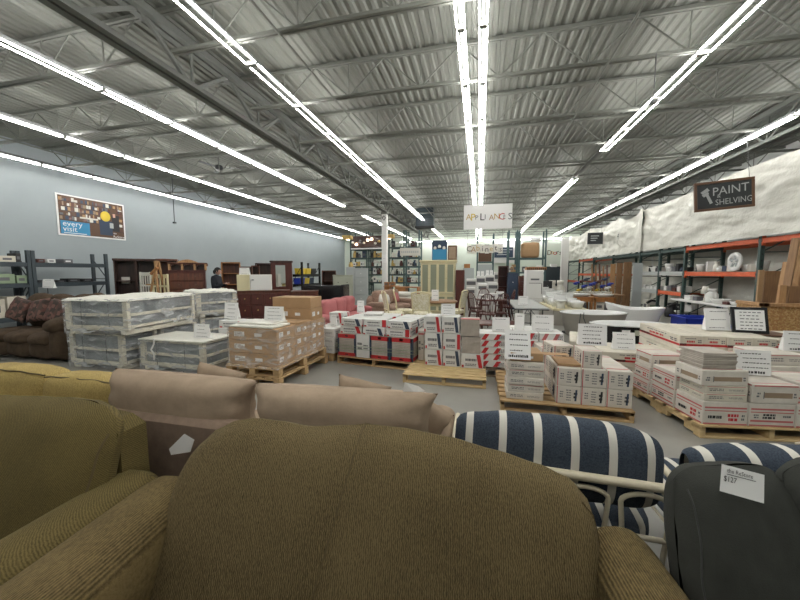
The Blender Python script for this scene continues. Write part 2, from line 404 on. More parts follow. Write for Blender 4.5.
# --- joists: one per bay and line
def make_joist(x0,x1):
    L=x1-x0; e=empty('roof_joist',(x0,0,0),0,'','joist','open-web joists under the roof deck')
    t=MB()
    for s_ in(-1,1): t.box(0,L,s_*.028-.02,s_*.028+.02,DECK-.05,DECK-.005,'steel_grey')
    t.build('top_chord',e)
    t=MB()
    for s_ in(-1,1): t.box(.25,L-.25,s_*.026-.018,s_*.026+.018,BOT,BOT+.04,'steel_grey')
    t.build('bottom_chord',e)
    t=MB(); n=max(2,int(round((L-.6)/1.2))); w=(L-.6)/n
    for i in range(n):
        a=.3+i*w
        t.tube([(a,0,DECK-.03),(a+w/2,0,BOT+.02)],.013,'steel_grey',4); t.tube([(a+w/2,0,BOT+.02),(a+w,0,DECK-.03)],.013,'steel_grey',4)
        t.tube([(a+w/2,0,BOT+.02),(a+w/2,0,DECK-.03)],.009,'steel_grey',4)
    t.build('web',e); return e
GX=(-4.55,6.3)
jy=[4.03-1.67*2+1.67*k for k in range(-1,18)]
for (x0,x1,nm) in ((WL,GX[0]-.05,'bay beside the blue wall'),(GX[0]+.05,GX[1]-.05,'wide middle bay'),(GX[1]+.05,WR,'bay over the tall racks')):
    j0=None
    for i,yy in enumerate(jy):
        lab='grey steel roof joist in the %s, %s from the camera end'%(nm,ordinal(i))
        if j0 is None: j0=make_joist(x0,x1); j0.location.y=yy; j0['label']=lab
        else: dup(j0,(x0,yy,0),0,lab)
def make_girder(X,lab):
    e=empty('roof_girder',(X,WF,0),0,lab,'girder'); L=WB-WF; zb=4.5
    t=MB()
    for s_ in(-1,1): t.box(s_*.07-.05,s_*.07+.05,0,L,DECK-.16,DECK-.055,'girder')
    t.build('top_chord',e); t=MB()
    for s_ in(-1,1): t.box(s_*.07-.05,s_*.07+.05,0,L,zb,zb+.07,'girder')
    t.build('bottom_chord',e); t=MB(); n=22; w=L/n
    for i in range(n):
        t.tube([(0,i*w,DECK-.1),(0,i*w+w/2,zb+.03)],.035,'girder',4); t.tube([(0,i*w+w/2,zb+.03),(0,i*w+w,DECK-.1)],.035,'girder',4)
        t.tube([(0,i*w+w/2,zb+.03),(0,i*w+w/2,DECK-.1)],.02,'girder',4)
    t.build('web',e)
make_girder(GX[0],'heavy grey roof truss girder running back above the white column')
make_girder(GX[1],'heavy grey roof truss girder above the white sheeted racks on the right')
# --- conduits on the bottom chords
for X,lab in ((-2.55,'thin grey conduit between the leftmost middle-bay lamp row and the double row'),(1.75,'thin grey conduit right of the double lamp row'),(4.4,'thin grey conduit between the two right-hand lamp rows'),(-8.0,'thin grey conduit in the bay beside the blue wall'),(-10.6,'thin grey conduit nearest the blue wall')):
    b=MB(); b.tube([(0,0,0),(0,33,0)],.016,'steel_grey',6); tag(b.build('conduit_pipe',None,(X,-4,BOT-.02)),lab,'conduit')

# --- fluorescent strips
def make_fixture(two, spread, plate=False):
    e=empty('fluorescent_fixture',(0,0,0),0,'','ceiling light','fluorescent strips')
    t=MB(); hw=spread/2+.035
    t.box(-.018 if not plate else -hw*.6,.018 if not plate else hw*.6,-.605,.605,.035,.092,'fixture')
    if plate: t.box(-hw,hw,-.605,.605,.028,.036,'fixture')
    t.box(-hw*.6,hw*.6,-.612,-.59,-.03,.03,'cap'); t.box(-hw*.6,hw*.6,.59,.612,-.03,.03,'cap'); t.build('housing',e)
    for s_ in((-1,1) if two else (0,)):
        t=MB(); t.tube([(s_*spread/2,-.585,-.005),(s_*spread/2,.585,-.005)],.0112,'tube',6); t.build('tube',e)
    return e
FZ=BOT-.09
fx_wide=None; fx_thin=None
def Yof(px,py): return gz(px,py,BOT)[1]
spec=[(-11.88,29.3,[], .08,'row nearest the blue wall'),
      (-8.95,Yof(370,235)+.3,[], .09,'second row from the blue wall'),
      (-6.05,Yof(410,238),[(Yof(345,205),Yof(362,214))],.13,'third row from the blue wall'),
      (-3.22,Yof(444,237),[(Yof(427,220),Yof(434,226))],.15,'long bright row left of the double row'),
      (-.285,29,[], .09,'left line of the double row'),
      (-.02,29,[], .09,'right line of the double row'),
      (2.88,Yof(515,236),[(Yof(600,148),Yof(577,177))],.15,'row right of the double row'),
      (5.75,Yof(557,236),[], .12,'rightmost row beside the white sheeting')]
for X,yend,gaps,spr,nm in spec:
    yend=min(yend,29.0)
    f0=None; y=4.34+.62-1.24*6; i=0
    while y<yend:
        if not any(a-.3<y<c+.3 for a,c in gaps):
            lab='glowing fluorescent strip, %s, %s from the camera end'%(nm,ordinal(i)); i+=1
            if f0 is None: f0=make_fixture(True,spr,X<-10); f0.location=(X,y,FZ); f0['label']=lab; f0['group']='fluorescent strips, '+nm
            else: dup(f0,(X,y,FZ),0,lab,'fluorescent strips, '+nm)
        y+=1.24
    for a,c in gaps:
        b=MB(); b.box(-.05,.05,-.6,c-a+.6,.02,.05,'fixture'); tag(b.build('lighting_rail',None,(X,a,FZ+.03)),'bare rail bridging a gap in the %s'%nm,'rail')
f0=None
x=-6.5; i=0
while x<7.3:
    lab='glowing fluorescent strip across the back wall, %s from the left'%ordinal(i); i+=1
    if f0 is None: f0=make_fixture(True,.1); f0.location=(x,29.4,4.3); f0['label']=lab; f0['group']='back wall strips'; f0.rotation_euler.z=pi/2
    else: dup(f0,(x,29.4,4.3),pi/2,lab,'back wall strips')
    x+=1.24
# ============================================================ FOREGROUND SEATING
def lerp_tab(tab, x):
    if x<=tab[0][0]: return tab[0][1]
    for (a,va),(c,vc) in zip(tab,tab[1:]):
        if x<=c:
            t=(x-a)/(c-a); t=t*t*(3-2*t)*.5+t*.5; return va+(vc-va)*t
    return tab[-1][1]
# --- olive-brown camelback loveseat, facing the camera
A1=radians(5.9)
love=empty('loveseat',(-1.02,1.155,0),A1,'olive brown corded loveseat with a humped back filling the front centre','sofa')
TOP=[(-.26,.54),(-.245,.68),(-.225,.76),(-.18,.835),(-.11,.895),(-.03,.932),(.06,.946),(.17,.940),(.31,.926),(.45,.938),(.58,.949),(.72,.944),(.92,.922),(1.11,.885),(1.28,.846),(1.38,.812),(1.435,.755),(1.455,.68),(1.465,.55)]
U0,U1,TH,KL=-.255,1.46,.19,.4
def love_pt(s,t,side):
    # s across -1..1, t up 0..1, side -1 front, +1 rear
    ss=sin(s*pi/2)*.55+s*.45
    u=(U0+U1)/2+(U1-U0)/2*ss
    zt=lerp_tab(TOP,u); z=.20+t*(zt-.20)
    edge=(max(0,1-abs(ss)**14)**.5)*(max(0,1-t**11)**.5)
    seam=.012*math.exp(-((u-.57+.12*(.97-z)/.5)/.022)**2)*(1 if side<0 else 0)
    puff=.028*(1-ss**2)*(sin(min(1,t)*pi)**.7)*(1 if side<0 else .2)
    mid=-KL*(.97-z)+.09
    y=mid+side*(TH/2*edge+puff)-side*seam
    return (u,y,z)
b=MB(); nu,nv=72,40
b.grid(lambda a,c: love_pt(-1+2*a,c,-1),nu,nv,'brown_back')
b.grid(lambda a,c: love_pt(-1+2*a,c,1),nu,nv,'brown_back',flip=True); bk=b.build('backrest',love)
b=MB(); pts=[]
for i in range(90):
    a=-1+2*i/89
    p=love_pt(a,1,-1); pts.append((p[0],p[1]-.012,p[2]+.002))
seamp=[]
for i in range(30):
    t=i/29; z=.3+t*.649; u=.57-.12*(.97-z)/.5
    s_=(u-(U0+U1)/2)/((U1-U0)/2)
    # find parameter
    lo,hi=-1,1
    for _ in range(30):
        m_=(lo+hi)/2
        if sin(m_*pi/2)*.55+m_*.45<s_: lo=m_
        else: hi=m_
    zt=lerp_tab(TOP,u); tt=min(1,(z-.20)/(zt-.20)); p=love_pt(lo,tt,-1); seamp.append((p[0],p[1]-.001,p[2]))
b.tube(seamp,.0045,'brown_pipe',6); b.build('centre_piping',love)
b=MB()
def edgepath(off):
    P=[]
    for i in range(104,140):
        t=i/139
        if t<.22: s_=-.985; tt=t/.22*.94
        elif t>.78: s_=.985; tt=(1-t)/.22*.94
        else: s_=-.985+(t-.22)/.56*1.97; tt=.955
        p=love_pt(s_,tt,-1); P.append((p[0],p[1]-.001,p[2]+.001))
    return P
b.tube(edgepath(0),.0026,'brown_pipe',6); b.build('edge_piping',love)
def rolled_arm(parent,u0,u1,z,r,yb,yf,name,key,droop=0.0,base='brown_arm'):
    b=MB(); rings=[]; n=22; uc=(u0+u1)/2; hw=(u1-u0)/2
    for i in range(n+1):
        t=i/n; y=yb+(yf-yb)*t; zz=z-droop*t*t
        s_=1-(abs(2*t-1)**18)*.35
        ring=[]
        m=28
        for j in range(m):
            an=2*pi*j/m; c_=cos(an); sn=sin(an)
            ex=abs(c_)**.85*(1 if c_>0 else -1)*hw*s_
            if sn>=0: ez=zz+sn*r*s_
            else: ez=zz-abs(sn)**.4*(zz-.14)
            ring.append((uc+ex,y,ez))
        rings.append(ring)
    b.loft(rings,key); return b.build(name,parent)
rolled_arm(love,-.50,-.20,.545,.115,.10,-.86,'arm','brown_arm')
rolled_arm(love,1.42,1.66,.545,.115,.04,-.80,'arm','brown_arm')
b=MB(); b.soft((.21,-.50,.26),(.40,.33,.09),'brown_back',e=6,n=10,bulge=.08); b.build('seat_cushion',love)
b=MB(); b.soft((1.01,-.50,.26),(.40,.33,.09),'brown_back',e=6,n=10,bulge=.08); b.build('seat_cushion',love)
b=MB(); b.box(-.22,1.44,-.80,-.04,.10,.20,'brown_back',.02); b.box(-.30,1.50,-.02,.16,.10,.36,'brown_back',.02); b.build('base_frame',love)
for u in(-.30,1.55):
    for y in(-.76,.08):
        b=MB(); b.lathe([(.03,.14),(.025,.04),(.018,0)],'walnut',(u,y,0),10); b.build('foot',love)
# price card pinned behind its left shoulder
b=MB(); q=[gy(169,449,1.33),gy(184,434,1.33),gy(194,440,1.33),gy(190,452,1.33),gy(171,455,1.33)]
b.poly([(x,1.33,z) for x,z in q],'paper'); b.poly([(x,1.333,z) for x,z in q][::-1],'paper')
tag(b.build('price_card'),'white price card tucked behind the left shoulder of the brown loveseat','card')

# --- olive sofa at lower left, facing the camera
ol=empty('sofa',(-1.46,1.13,0),0,'olive green chenille sofa with a pillowy back at the lower left corner','sofa')
OT=[(-1.0,.945),(-.77,.958),(-.56,.970),(-.40,.970),(-.30,.955),(-.22,.915),(-.17,.84),(-.15,.72),(-.15,.5)]
def ol_pt(s,t,side):
    ss=sin(s*pi/2)*.5+s*.5; u=-.78+ss*.61
    zt=lerp_tab([(-1.39,.80),(-1.30,.92)]+OT,u); z=.34+t*(zt-.34)
    edge=(max(0,1-abs(ss)**7)**.5)*(max(0,1-t**7)**.5)
    w=.008*noise.noise(Vector((u*9,z*5,side)))+.006*noise.noise(Vector((u*26,z*12,side+3)))*(max(0,ss)**2)
    pf=.05*(1-ss**2)*sin(t*pi)**.6*(1 if side<0 else .2)
    return (u,-.32*(.95-z)+.04+side*(.115*edge+pf)+w,z)
b=MB(); b.grid(lambda a,c: ol_pt(-1+2*a,c,-1),60,36,'olive'); b.grid(lambda a,c: ol_pt(-1+2*a,c,1),60,36,'olive',flip=True)
b.build('back_cushion',ol)
b=MB() # outer frame of the back with a square boxed corner
fr=[[(-.46,.03,.2),(-.175,.02,.2),(-.175,.15,.2),(-.46,.15,.2)],[(-.46,.03,.66),(-.185,.02,.66),(-.185,.15,.66),(-.46,.15,.66)],[(-.46,.04,.84),(-.20,.03,.83),(-.20,.16,.83),(-.46,.16,.84)],[(-.46,.07,.88),(-.27,.05,.875),(-.27,.15,.875),(-.46,.15,.89)]]
b.loft(fr,'olive',smooth=False); b.box(-1.6,-.35,.04,.16,.1,.88,'olive',.02); b.build('back_frame',ol)
b=MB(); P=[ol_pt(.93,.1+.86*i/30,-1) for i in range(31)]; b.tube([(p[0],p[1]-.003,p[2]) for p in P],.0045,'brown_pipe',6); b.build('piping',ol)
rolled_arm(ol,-.28,.0,.54,.11,.10,-.9,'arm','olive',.03)
b=MB(); b.soft((-.80,-.45,.36),(.50,.36,.10),'olive',e=6,n=8,bulge=.08); b.build('seat_cushion',ol)
b=MB(); b.box(-1.6,-.27,-.82,.02,.1,.27,'olive',.02); b.build('base_frame',ol)
for u in(-1.4,-.15):
    for y in(-.8,.1):
        b=MB(); b.lathe([(.03,.14),(.02,0)],'walnut',(u,y,0),8); b.build('foot',ol)

# --- mustard sofa, second row at left, facing away
mu=empty('sofa',(-3.12,1.62,0),0,'mustard chenille sofa with welted cushions seen from behind at the left edge','sofa')
def boxcush(parent,name,c,h,key,pipe,seed=0,e=7,bulge=.12,wr=.006,n=14):
    b=MB(); b.soft(c,h,key,e=e,n=n,bulge=bulge,wr=wr,seed=seed); o=b.build(name,parent)
    return o
b=MB()
boxcush(mu,'back_cushion',(-.28,.11,.67),(.40,.115,.20),'mustard',1,1)
boxcush(mu,'back_cushion',(.46,.10,.665),(.36,.115,.195),'mustard',1,2)
for (cx,hw,zz) in((-.28,.385,.862),(.46,.345,.852)):
    b=MB(); b.tube([(cx-hw+2*hw*i/16,.02+.006*sin(i*1.3),zz+.012*(1-((i-8)/8)**4)) for i in range(17)],.006,'brown_pipe',6)
    b.build('welt',mu)
b=MB(); b.box(-.95,.80,-.09,.03,.12,.70,'mustard',.03); b.build('back_frame',mu)
rolled_arm(mu,.60,.80,.5,.09,.0,.80,'arm','mustard')
b=MB(); b.soft((-.05,.50,.38),(.62,.34,.09),'mustard',e=6,n=8); b.build('seat_cushion',mu)
b=MB(); b.box(-.95,.61,.03,.80,.08,.28,'mustard',.02); b.build('base_frame',mu)

# --- beige sofa, facing away
be=empty('sofa',(-1.2,1.50,0),0,'taupe microsuede sofa facing away, loose back cushions above its low back','sofa')
b=MB(); b.box(-.995,.98,-.055,.055,.10,.775,'taupe',.03); b.build('back_frame',be)
def pillow(parent,name,c,w,h,t,key,rz=0,rx=0,seed=0,ear=.03,n=26,ry=0):
    """knife-edge pillow in the XZ plane"""
    b=MB(); b.at(c,rz,rx,ry)
    def f(sd):
        def g_(a,q):
            s=-1+2*a;tt=-1+2*q
            s=sin(s*pi/2)*.5+s*.5; tt=sin(tt*pi/2)*.5+tt*.5
            x=s*w*(1-.07*(1-abs(tt)**2.0)*abs(s)**3*1.0)+ (0); z=tt*h*(1-.08*(1-abs(s)**2)*0)
            k_=1+ear*(abs(s)**6*abs(tt)**6); x*=k_; z*=k_
            z*=1-.05*(abs(s)**4)*(1-abs(tt)**6)
            th=t*max(0,(1-s**4)*(1-tt**4))**.42
            wv=.006*noise.noise(Vector((x*8+seed,z*8,sd)))+.004*noise.noise(Vector((x*24+seed,z*10,sd*2)))
            fold=.010*abs(s)**3*sin(tt*9+seed)*max(0,1-abs(tt)**3)
            return (x,sd*(th+ (wv+fold)*(1 if th>.01 else 0)),z)
        return g_
    b.grid(f(-1),n,n,key); b.grid(f(1),n,n,key,flip=True)
    return b.build(name,parent)
c1=pillow(be,'back_cushion',(-.60,.13,.785),.53,.175,.15,'beige',0,radians(-4),1)
c2=pillow(be,'back_cushion',(.475,.12,.79),.52,.175,.15,'beige',0,radians(-4),5,ry=radians(-1.5))
rolled_arm(be,.84,1.06,.56,.09,.05,.85,'arm','beige')
rolled_arm(be,-1.04,-.86,.56,.09,.12,.85,'arm','beige')
b=MB(); b.soft((-.42,.48,.38),(.44,.36,.09),'beige',e=6,n=8,bulge=.06); b.build('seat_cushion',be)
b=MB(); b.soft((.44,.48,.38),(.42,.36,.09),'beige',e=6,n=8,bulge=.06); b.build('seat_cushion',be)
b=MB(); b.box(-.98,.98,.06,.84,.08,.29,'taupe',.02); b.build('base_frame',be)
# throw pillows on its seat
def throw(px,py,Y,w,label,key='beige',rz=0,ry=.78,z=None,seed=0):
    X,Z=gy(px,py,Y)
    o=pillow(None,'throw_pillow',(0,0,0),w,w,.07,key,0,0,seed,n=18,ry=ry); o.location=(X,Y,Z if z is None else z); o.rotation_euler.z=rz; tag(o,label,'pillow'); return o
throw(424,417,1.90,.13,'taupe throw pillow poking out past the right end of the back cushions',rz=.3,seed=2,z=.70,ry=.6)
throw(360,400,1.93,.17,'taupe throw pillow whose corner shows above the right back cushion',rz=.1,seed=4,z=.745,ry=.2)
throw(219,390,1.93,.18,'taupe throw pillow whose corner shows above the left back cushion',rz=.1,seed=6,z=.745,ry=.2)
b=MB(); X,Z=gy(412,388,1.66); b.poly([(X-.05,1.66,Z-.03),(X+.03,1.67,Z-.045),(X+.07,1.70,Z-.03),(X+.03,1.68,Z+.005),(X-.04,1.66,Z+.028)],'paper'); b.poly([(X-.05,1.662,Z-.03),(X+.03,1.672,Z-.045),(X+.07,1.702,Z-.03),(X+.03,1.682,Z+.005),(X-.04,1.662,Z+.028)][::-1],'paper')
tag(b.build('price_card'),'white price card lying on the top corner of the right taupe cushion','card')

# --- rattan chairs with striped cushions, facing away
def rattan_seat(loc,w,label,label2,rz=0,tilt=0,stripe_off=0.0,cush_h=.19,seed=0,lean=0,back_drop=0.0):
    e=empty('rattan_loveseat',loc,rz,label,'loveseat','rattan seats with striped cushions')
    b=MB(); hw=w/2; n=14
    def rail(t): return (-hw+w*t,0,.705-.02*t)
    b.tube([(-hw-.01,.06,.60),(-hw-.005,.01,.68)]+[rail(i/n) for i in range(n+1)],[.018]*2+[.0195]*(n+1),'rattan',10); b.build('top_rail',e)
    for s_ in(-1,1):
        b=MB(); b.tube([(s_*hw,0,0),(s_*hw,0,.695)],.018,'rattan',10); b.build('leg',e)
        b=MB(); b.tube([(s_*hw,.70,0),(s_*hw,.70,.60),(s_*hw,.64,.635),(s_*hw,.3,.62),(s_*hw,0,.60)],.018,'rattan',10); b.build('leg',e)
    b=MB(); k=max(3,int(w/.24)); g_=w/k
    for i in range(k):
        a=-hw+i*g_+.02; c_=a+g_-.04; m=(a+c_)/2
        pts=[(a+.01,.005,.20)]+[(a+.01+.0*q,.005,.20+.05*q) for q in range(1,7)]
        top=[(m+(c_-a)*.48*cos(pi-pi*q/10)*1.0,.005,.60+.045*sin(pi*q/10)) for q in range(11)]
        b.tube([(a+.035,.005,.22)]+top+[(c_-.035,.005,.22)],.0105,'rattan',8)
    b.tube([(-hw,.005,.46),(hw,.005,.445)],.012,'rattan',8); b.tube([(-hw,.005,.20),(hw,.005,.20)],.014,'rattan',8)
    b.build('back_loops',e)
    b=MB(); b.tube([(-hw,.7,.30),(hw,.7,.30)],.014,'rattan',8)
    for i in range(9): x=-hw+.05+(w-.1)*i/8; b.tube([(x,.02,.30),(x,.7,.30)],.008,'rattan',6)
    b.build('seat_frame',e)
    b=MB(); b.soft((0,0,0),(hw-.03,.34,.07),'stripe',e=5,n=12,bulge=.05); so=b.build('seat_cushion',None,(loc[0],loc[1]+.38,.39),rz)
    tag(so,label2[0],'cushion')
    b=MB(); seg=20
    def cs(r,q):
        x=(-1+2*r); X=x*(hw-.015); fall=max(0,1-abs(x)**3.4)**.5
        an=2*pi*q; 
        hh=cush_h*(.62+.38*fall); tt=.115*(.35+.65*fall)
        yy=cos(an); zz=sin(an)
        yy=abs(yy)**.8*(1 if yy>0 else -1)*tt; zz=abs(zz)**.75*(1 if zz>0 else -1)*hh
        wv=.008*noise.noise(Vector((X*6+seed,yy*8,zz*6)))
        return (X+stripe_off*0,yy+wv,zz+wv+ (.012*math.sin(x*2+.6)))
    b.grid(cs,50,28,'stripe'); 
    co=b.build('back_cushion',None,(loc[0],loc[1]+.135,.70-back_drop),rz); co.rotation_euler.x=radians(-8); co.rotation_euler.y=lean; tag(co,label2[1],'cushion')
    return e
rattan_seat((.355,1.55,0),.96,'cream rattan loveseat with looped back seen from behind, left of the dark grey sofa',
  ('navy and white striped seat cushion lying on the left rattan loveseat','fat navy and white striped back cushion standing in the left rattan loveseat'),seed=1,lean=radians(2.5))
rattan_seat((1.40,1.62,0),.94,'cream rattan loveseat mostly hidden behind the dark grey sofa at the right',
  ('navy and white striped seat cushion on the rattan loveseat behind the grey sofa','navy and white striped back cushion showing above the dark grey sofa'),rz=radians(3),cush_h=.16,seed=5,back_drop=.035)

# --- charcoal sofa at lower right, facing the camera
A3=radians(15)
ch=empty('sofa',(.69,1.22,0),A3,'charcoal linen sofa with loose back cushions at the lower right corner','sofa')
def ch_c(u0,u1,zt,yo,name,seed):
    def f(side):
        def g_(a,q):
            s=-1+2*a; ss=sin(s*pi/2)*.5+s*.5; t=q
            u=(u0+u1)/2+ss*(u1-u0)/2; z=.38+(zt-.38)*t
            z-=.045*abs(ss)**5*t*1.0; 
            u+= -.02*ss*(1-(2*t-1)**2)*-1
            ed=(max(0,1-abs(ss)**8)**.5)*(max(0,1-t**9)**.5)
            pf=.03*(1-ss**2)*sin(t*pi)**.6
            wv=.009*noise.noise(Vector((u*7+seed,z*7,side)))+.004*noise.noise(Vector((u*30+seed,z*14,side)))
            return (u,yo-.25*(.95-z)+side*(.085*ed+pf)+wv,z)
        return g_
    b=MB(); b.grid(f(-1),40,36,'charcoal'); b.grid(f(1),40,36,'charcoal',flip=True); o=b.build('back_cushion',ch)
    for s_ in(.075,.885):
        b=MB(); b.tube([Vector(f(-1)(s_+.01*math.sin(i*.4),.06+.90*i/24))+Vector((0,-.001,0)) for i in range(25)],.0028,'charcoal_pipe',6); b.build('stitching',o)
    return o
ch_c(-.045,.325,.955,.03,'x',2); ch_c(.272,.90,1.0,-.02,'x',8)
b=MB(); b.box(.10,.95,.09,.19,.1,.78,'charcoal',.03); b.build('back_frame',ch)
b=MB(); b.soft((.51,-.42,.32),(.45,.30,.085),'charcoal',e=7,n=10,bulge=.05); b.build('seat_cushion',ch)
b=MB(); b.box(.04,.95,-.72,.07,.06,.225,'charcoal',.02); b.build('base_frame',ch)
# hand-lettered price card pinned on the cushion
def on_ch(px,py,off=.0):
    n0=Vector((-sin(A3),cos(A3),0)); ax=Vector((cos(A3),sin(A3),0)); p=Vector((.69,1.22,.95))+n0*(-.095+off)
    sl=n0*.25+Vector((0,0,1)); n=ax.cross(sl); r=ray(px,py); t=(p-Vector((0,0,EYE))).dot(n)/r.dot(n); return Vector((0,0,EYE))+r*t
c=[on_ch(722,464),on_ch(764.5,475),on_ch(764,503.5),on_ch(720,491)]
b=MB(); b.poly([c[3],c[2],c[1],c[0]],'paper'); nn=(c[1]-c[0]).cross(c[0]-c[3]).normalized()
b.poly([p+nn*.0012*(-1 if False else -1) for p in (c[0],c[1],c[2],c[3])],'paper')
ux=(c[1]-c[0]).normalized(); uy=(c[0]-c[3]).normalized(); W=(c[1]-c[0]).length; H=(c[0]-c[3]).length
o_=nn*(.0015 if nn.y<0 else -.0015)
P=lambda a,d: c[3]+(c[1]-c[0])*a+(c[0]-c[3])*d+o_
b.text('the ReStore',H*.22,'black',P(.12,.75),ux,uy,0,sxx=.95)
b.text('$127',H*.28,'black',P(.05,.42),ux,uy,0,sxx=.9)
q0=P(.12,.67);q1=P(.80,.67); b.poly([q0,q1,q1+uy*.0018,q0+uy*.0018],'black')
tag(b.build('price_card'),'white price card lettered the ReStore $127 on the charcoal cushion','card')
# ============================================================ PALLETS, CARTONS, CRATES, PAPER SIGNS
def pallet(loc, w, d, rz, label, key='pallet', h=.13, boards=7, group='wooden shipping pallets', across=True):
    """deck boards along X, stringers along Y; origin at the front left corner"""
    e=empty('wooden_pallet',loc,rz,label,'pallet',group)
    rr=random.Random(int(loc[0]*100)+int(loc[1]*10))
    st=[0,(w-.045)/2,w-.045]
    for x in st:
        b=MB(); b.box(x,x+.045,0,d*.18,.02,h-.02,key,.003); b.box(x,x+.045,d*.38,d*.62,.02,h-.02,key,.003); b.box(x,x+.045,d*.82,d,.02,h-.02,key,.003); b.box(x,x+.045,0,d,h-.055,h-.02,key,.003)
        b.build('stringer',e)
    bw=d/(boards+.55*(boards-1)) ; g=bw*.55
    for i in range(boards):
        y=i*(bw+g); b=MB(); b.box(-.005,w+.005,y,y+bw,h-.019,h+rr.uniform(-.001,.001),key,.003); b.build('deck_board',e)
    for y in (0,d/2-.045,d-.09):
        b=MB(); b.box(0,w,y,y+.09,0,.02,key,.003); b.build('bottom_board',e)
    return e
def block_pallet(loc,w,d,rz,label,key='pallet',h=.14):
    e=empty('wooden_pallet',loc,rz,label,'pallet','wooden shipping pallets')
    for i in range(3):
        for j in range(3):
            x=i*(w-.1)/2; y=j*(d-.1)/2; b=MB(); b.box(x,x+.1,y,y+.1,.02,h-.04,key,.004); b.build('block',e)
    for j in range(3):
        y=j*(d-.1)/2; b=MB(); b.box(0,w,y,y+.1,0,.02,key,.003); b.build('bottom_board',e); b=MB(); b.box(0,w,y,y+.1,h-.04,h-.02,key,.003); b.build('cross_board',e)
    n=7
    for i in range(n):
        bw=w/(n+.5*(n-1)); x=i*bw*1.5; b=MB(); b.box(x,x+bw,0,d,h-.02,h,key,.003); b.build('deck_board',e)
    return e

def face(b, w,d,h, which):
    """frame of a side: returns fn(u0,u1,v0,v1,key) drawing a printed patch (u along the side, v up, both 0..1)"""
    o=.0012
    def put(u0,u1,v0,v1,key,sk=0):
        if which=='f': pts=[(u0*w,-o,v0*h),(u1*w,-o,v0*h),((u1+sk)*w,-o,v1*h),((u0+sk)*w,-o,v1*h)]
        if which=='b': pts=[((1-u0)*w,d+o,v0*h),((1-u1)*w,d+o,v0*h),((1-u1)*w,d+o,v1*h),((1-u0)*w,d+o,v1*h)]
        if which=='l': pts=[(-o,(1-u0)*d,v0*h),(-o,(1-u1)*d,v0*h),(-o,(1-u1-sk)*d,v1*h),(-o,(1-u0-sk)*d,v1*h)]
        if which=='r': pts=[(w+o,u0*d,v0*h),(w+o,u1*d,v0*h),(w+o,(u1+sk)*d,v1*h),(w+o,(u0+sk)*d,v1*h)]
        if which=='t': pts=[(u0*w,v0*d,h+o),(u1*w,v0*d,h+o),((u1+sk)*w,v1*d,h+o),((u0+sk)*w,v1*d,h+o)]
        b.poly(pts,key)
    return put
def squiggle(put,u0,u1,v0,v1,rows,key,rr,fill=.62):
    rh=(v1-v0)/rows
    for r in range(rows):
        u=u0+rr.uniform(0,.03)
        while u<u1-.02:
            L=min(rr.uniform(.03,.11),u1-u); a=v0+r*rh+rh*(1-fill)/2
            put(u,u+L*.8,a,a+rh*fill,key); u+=L
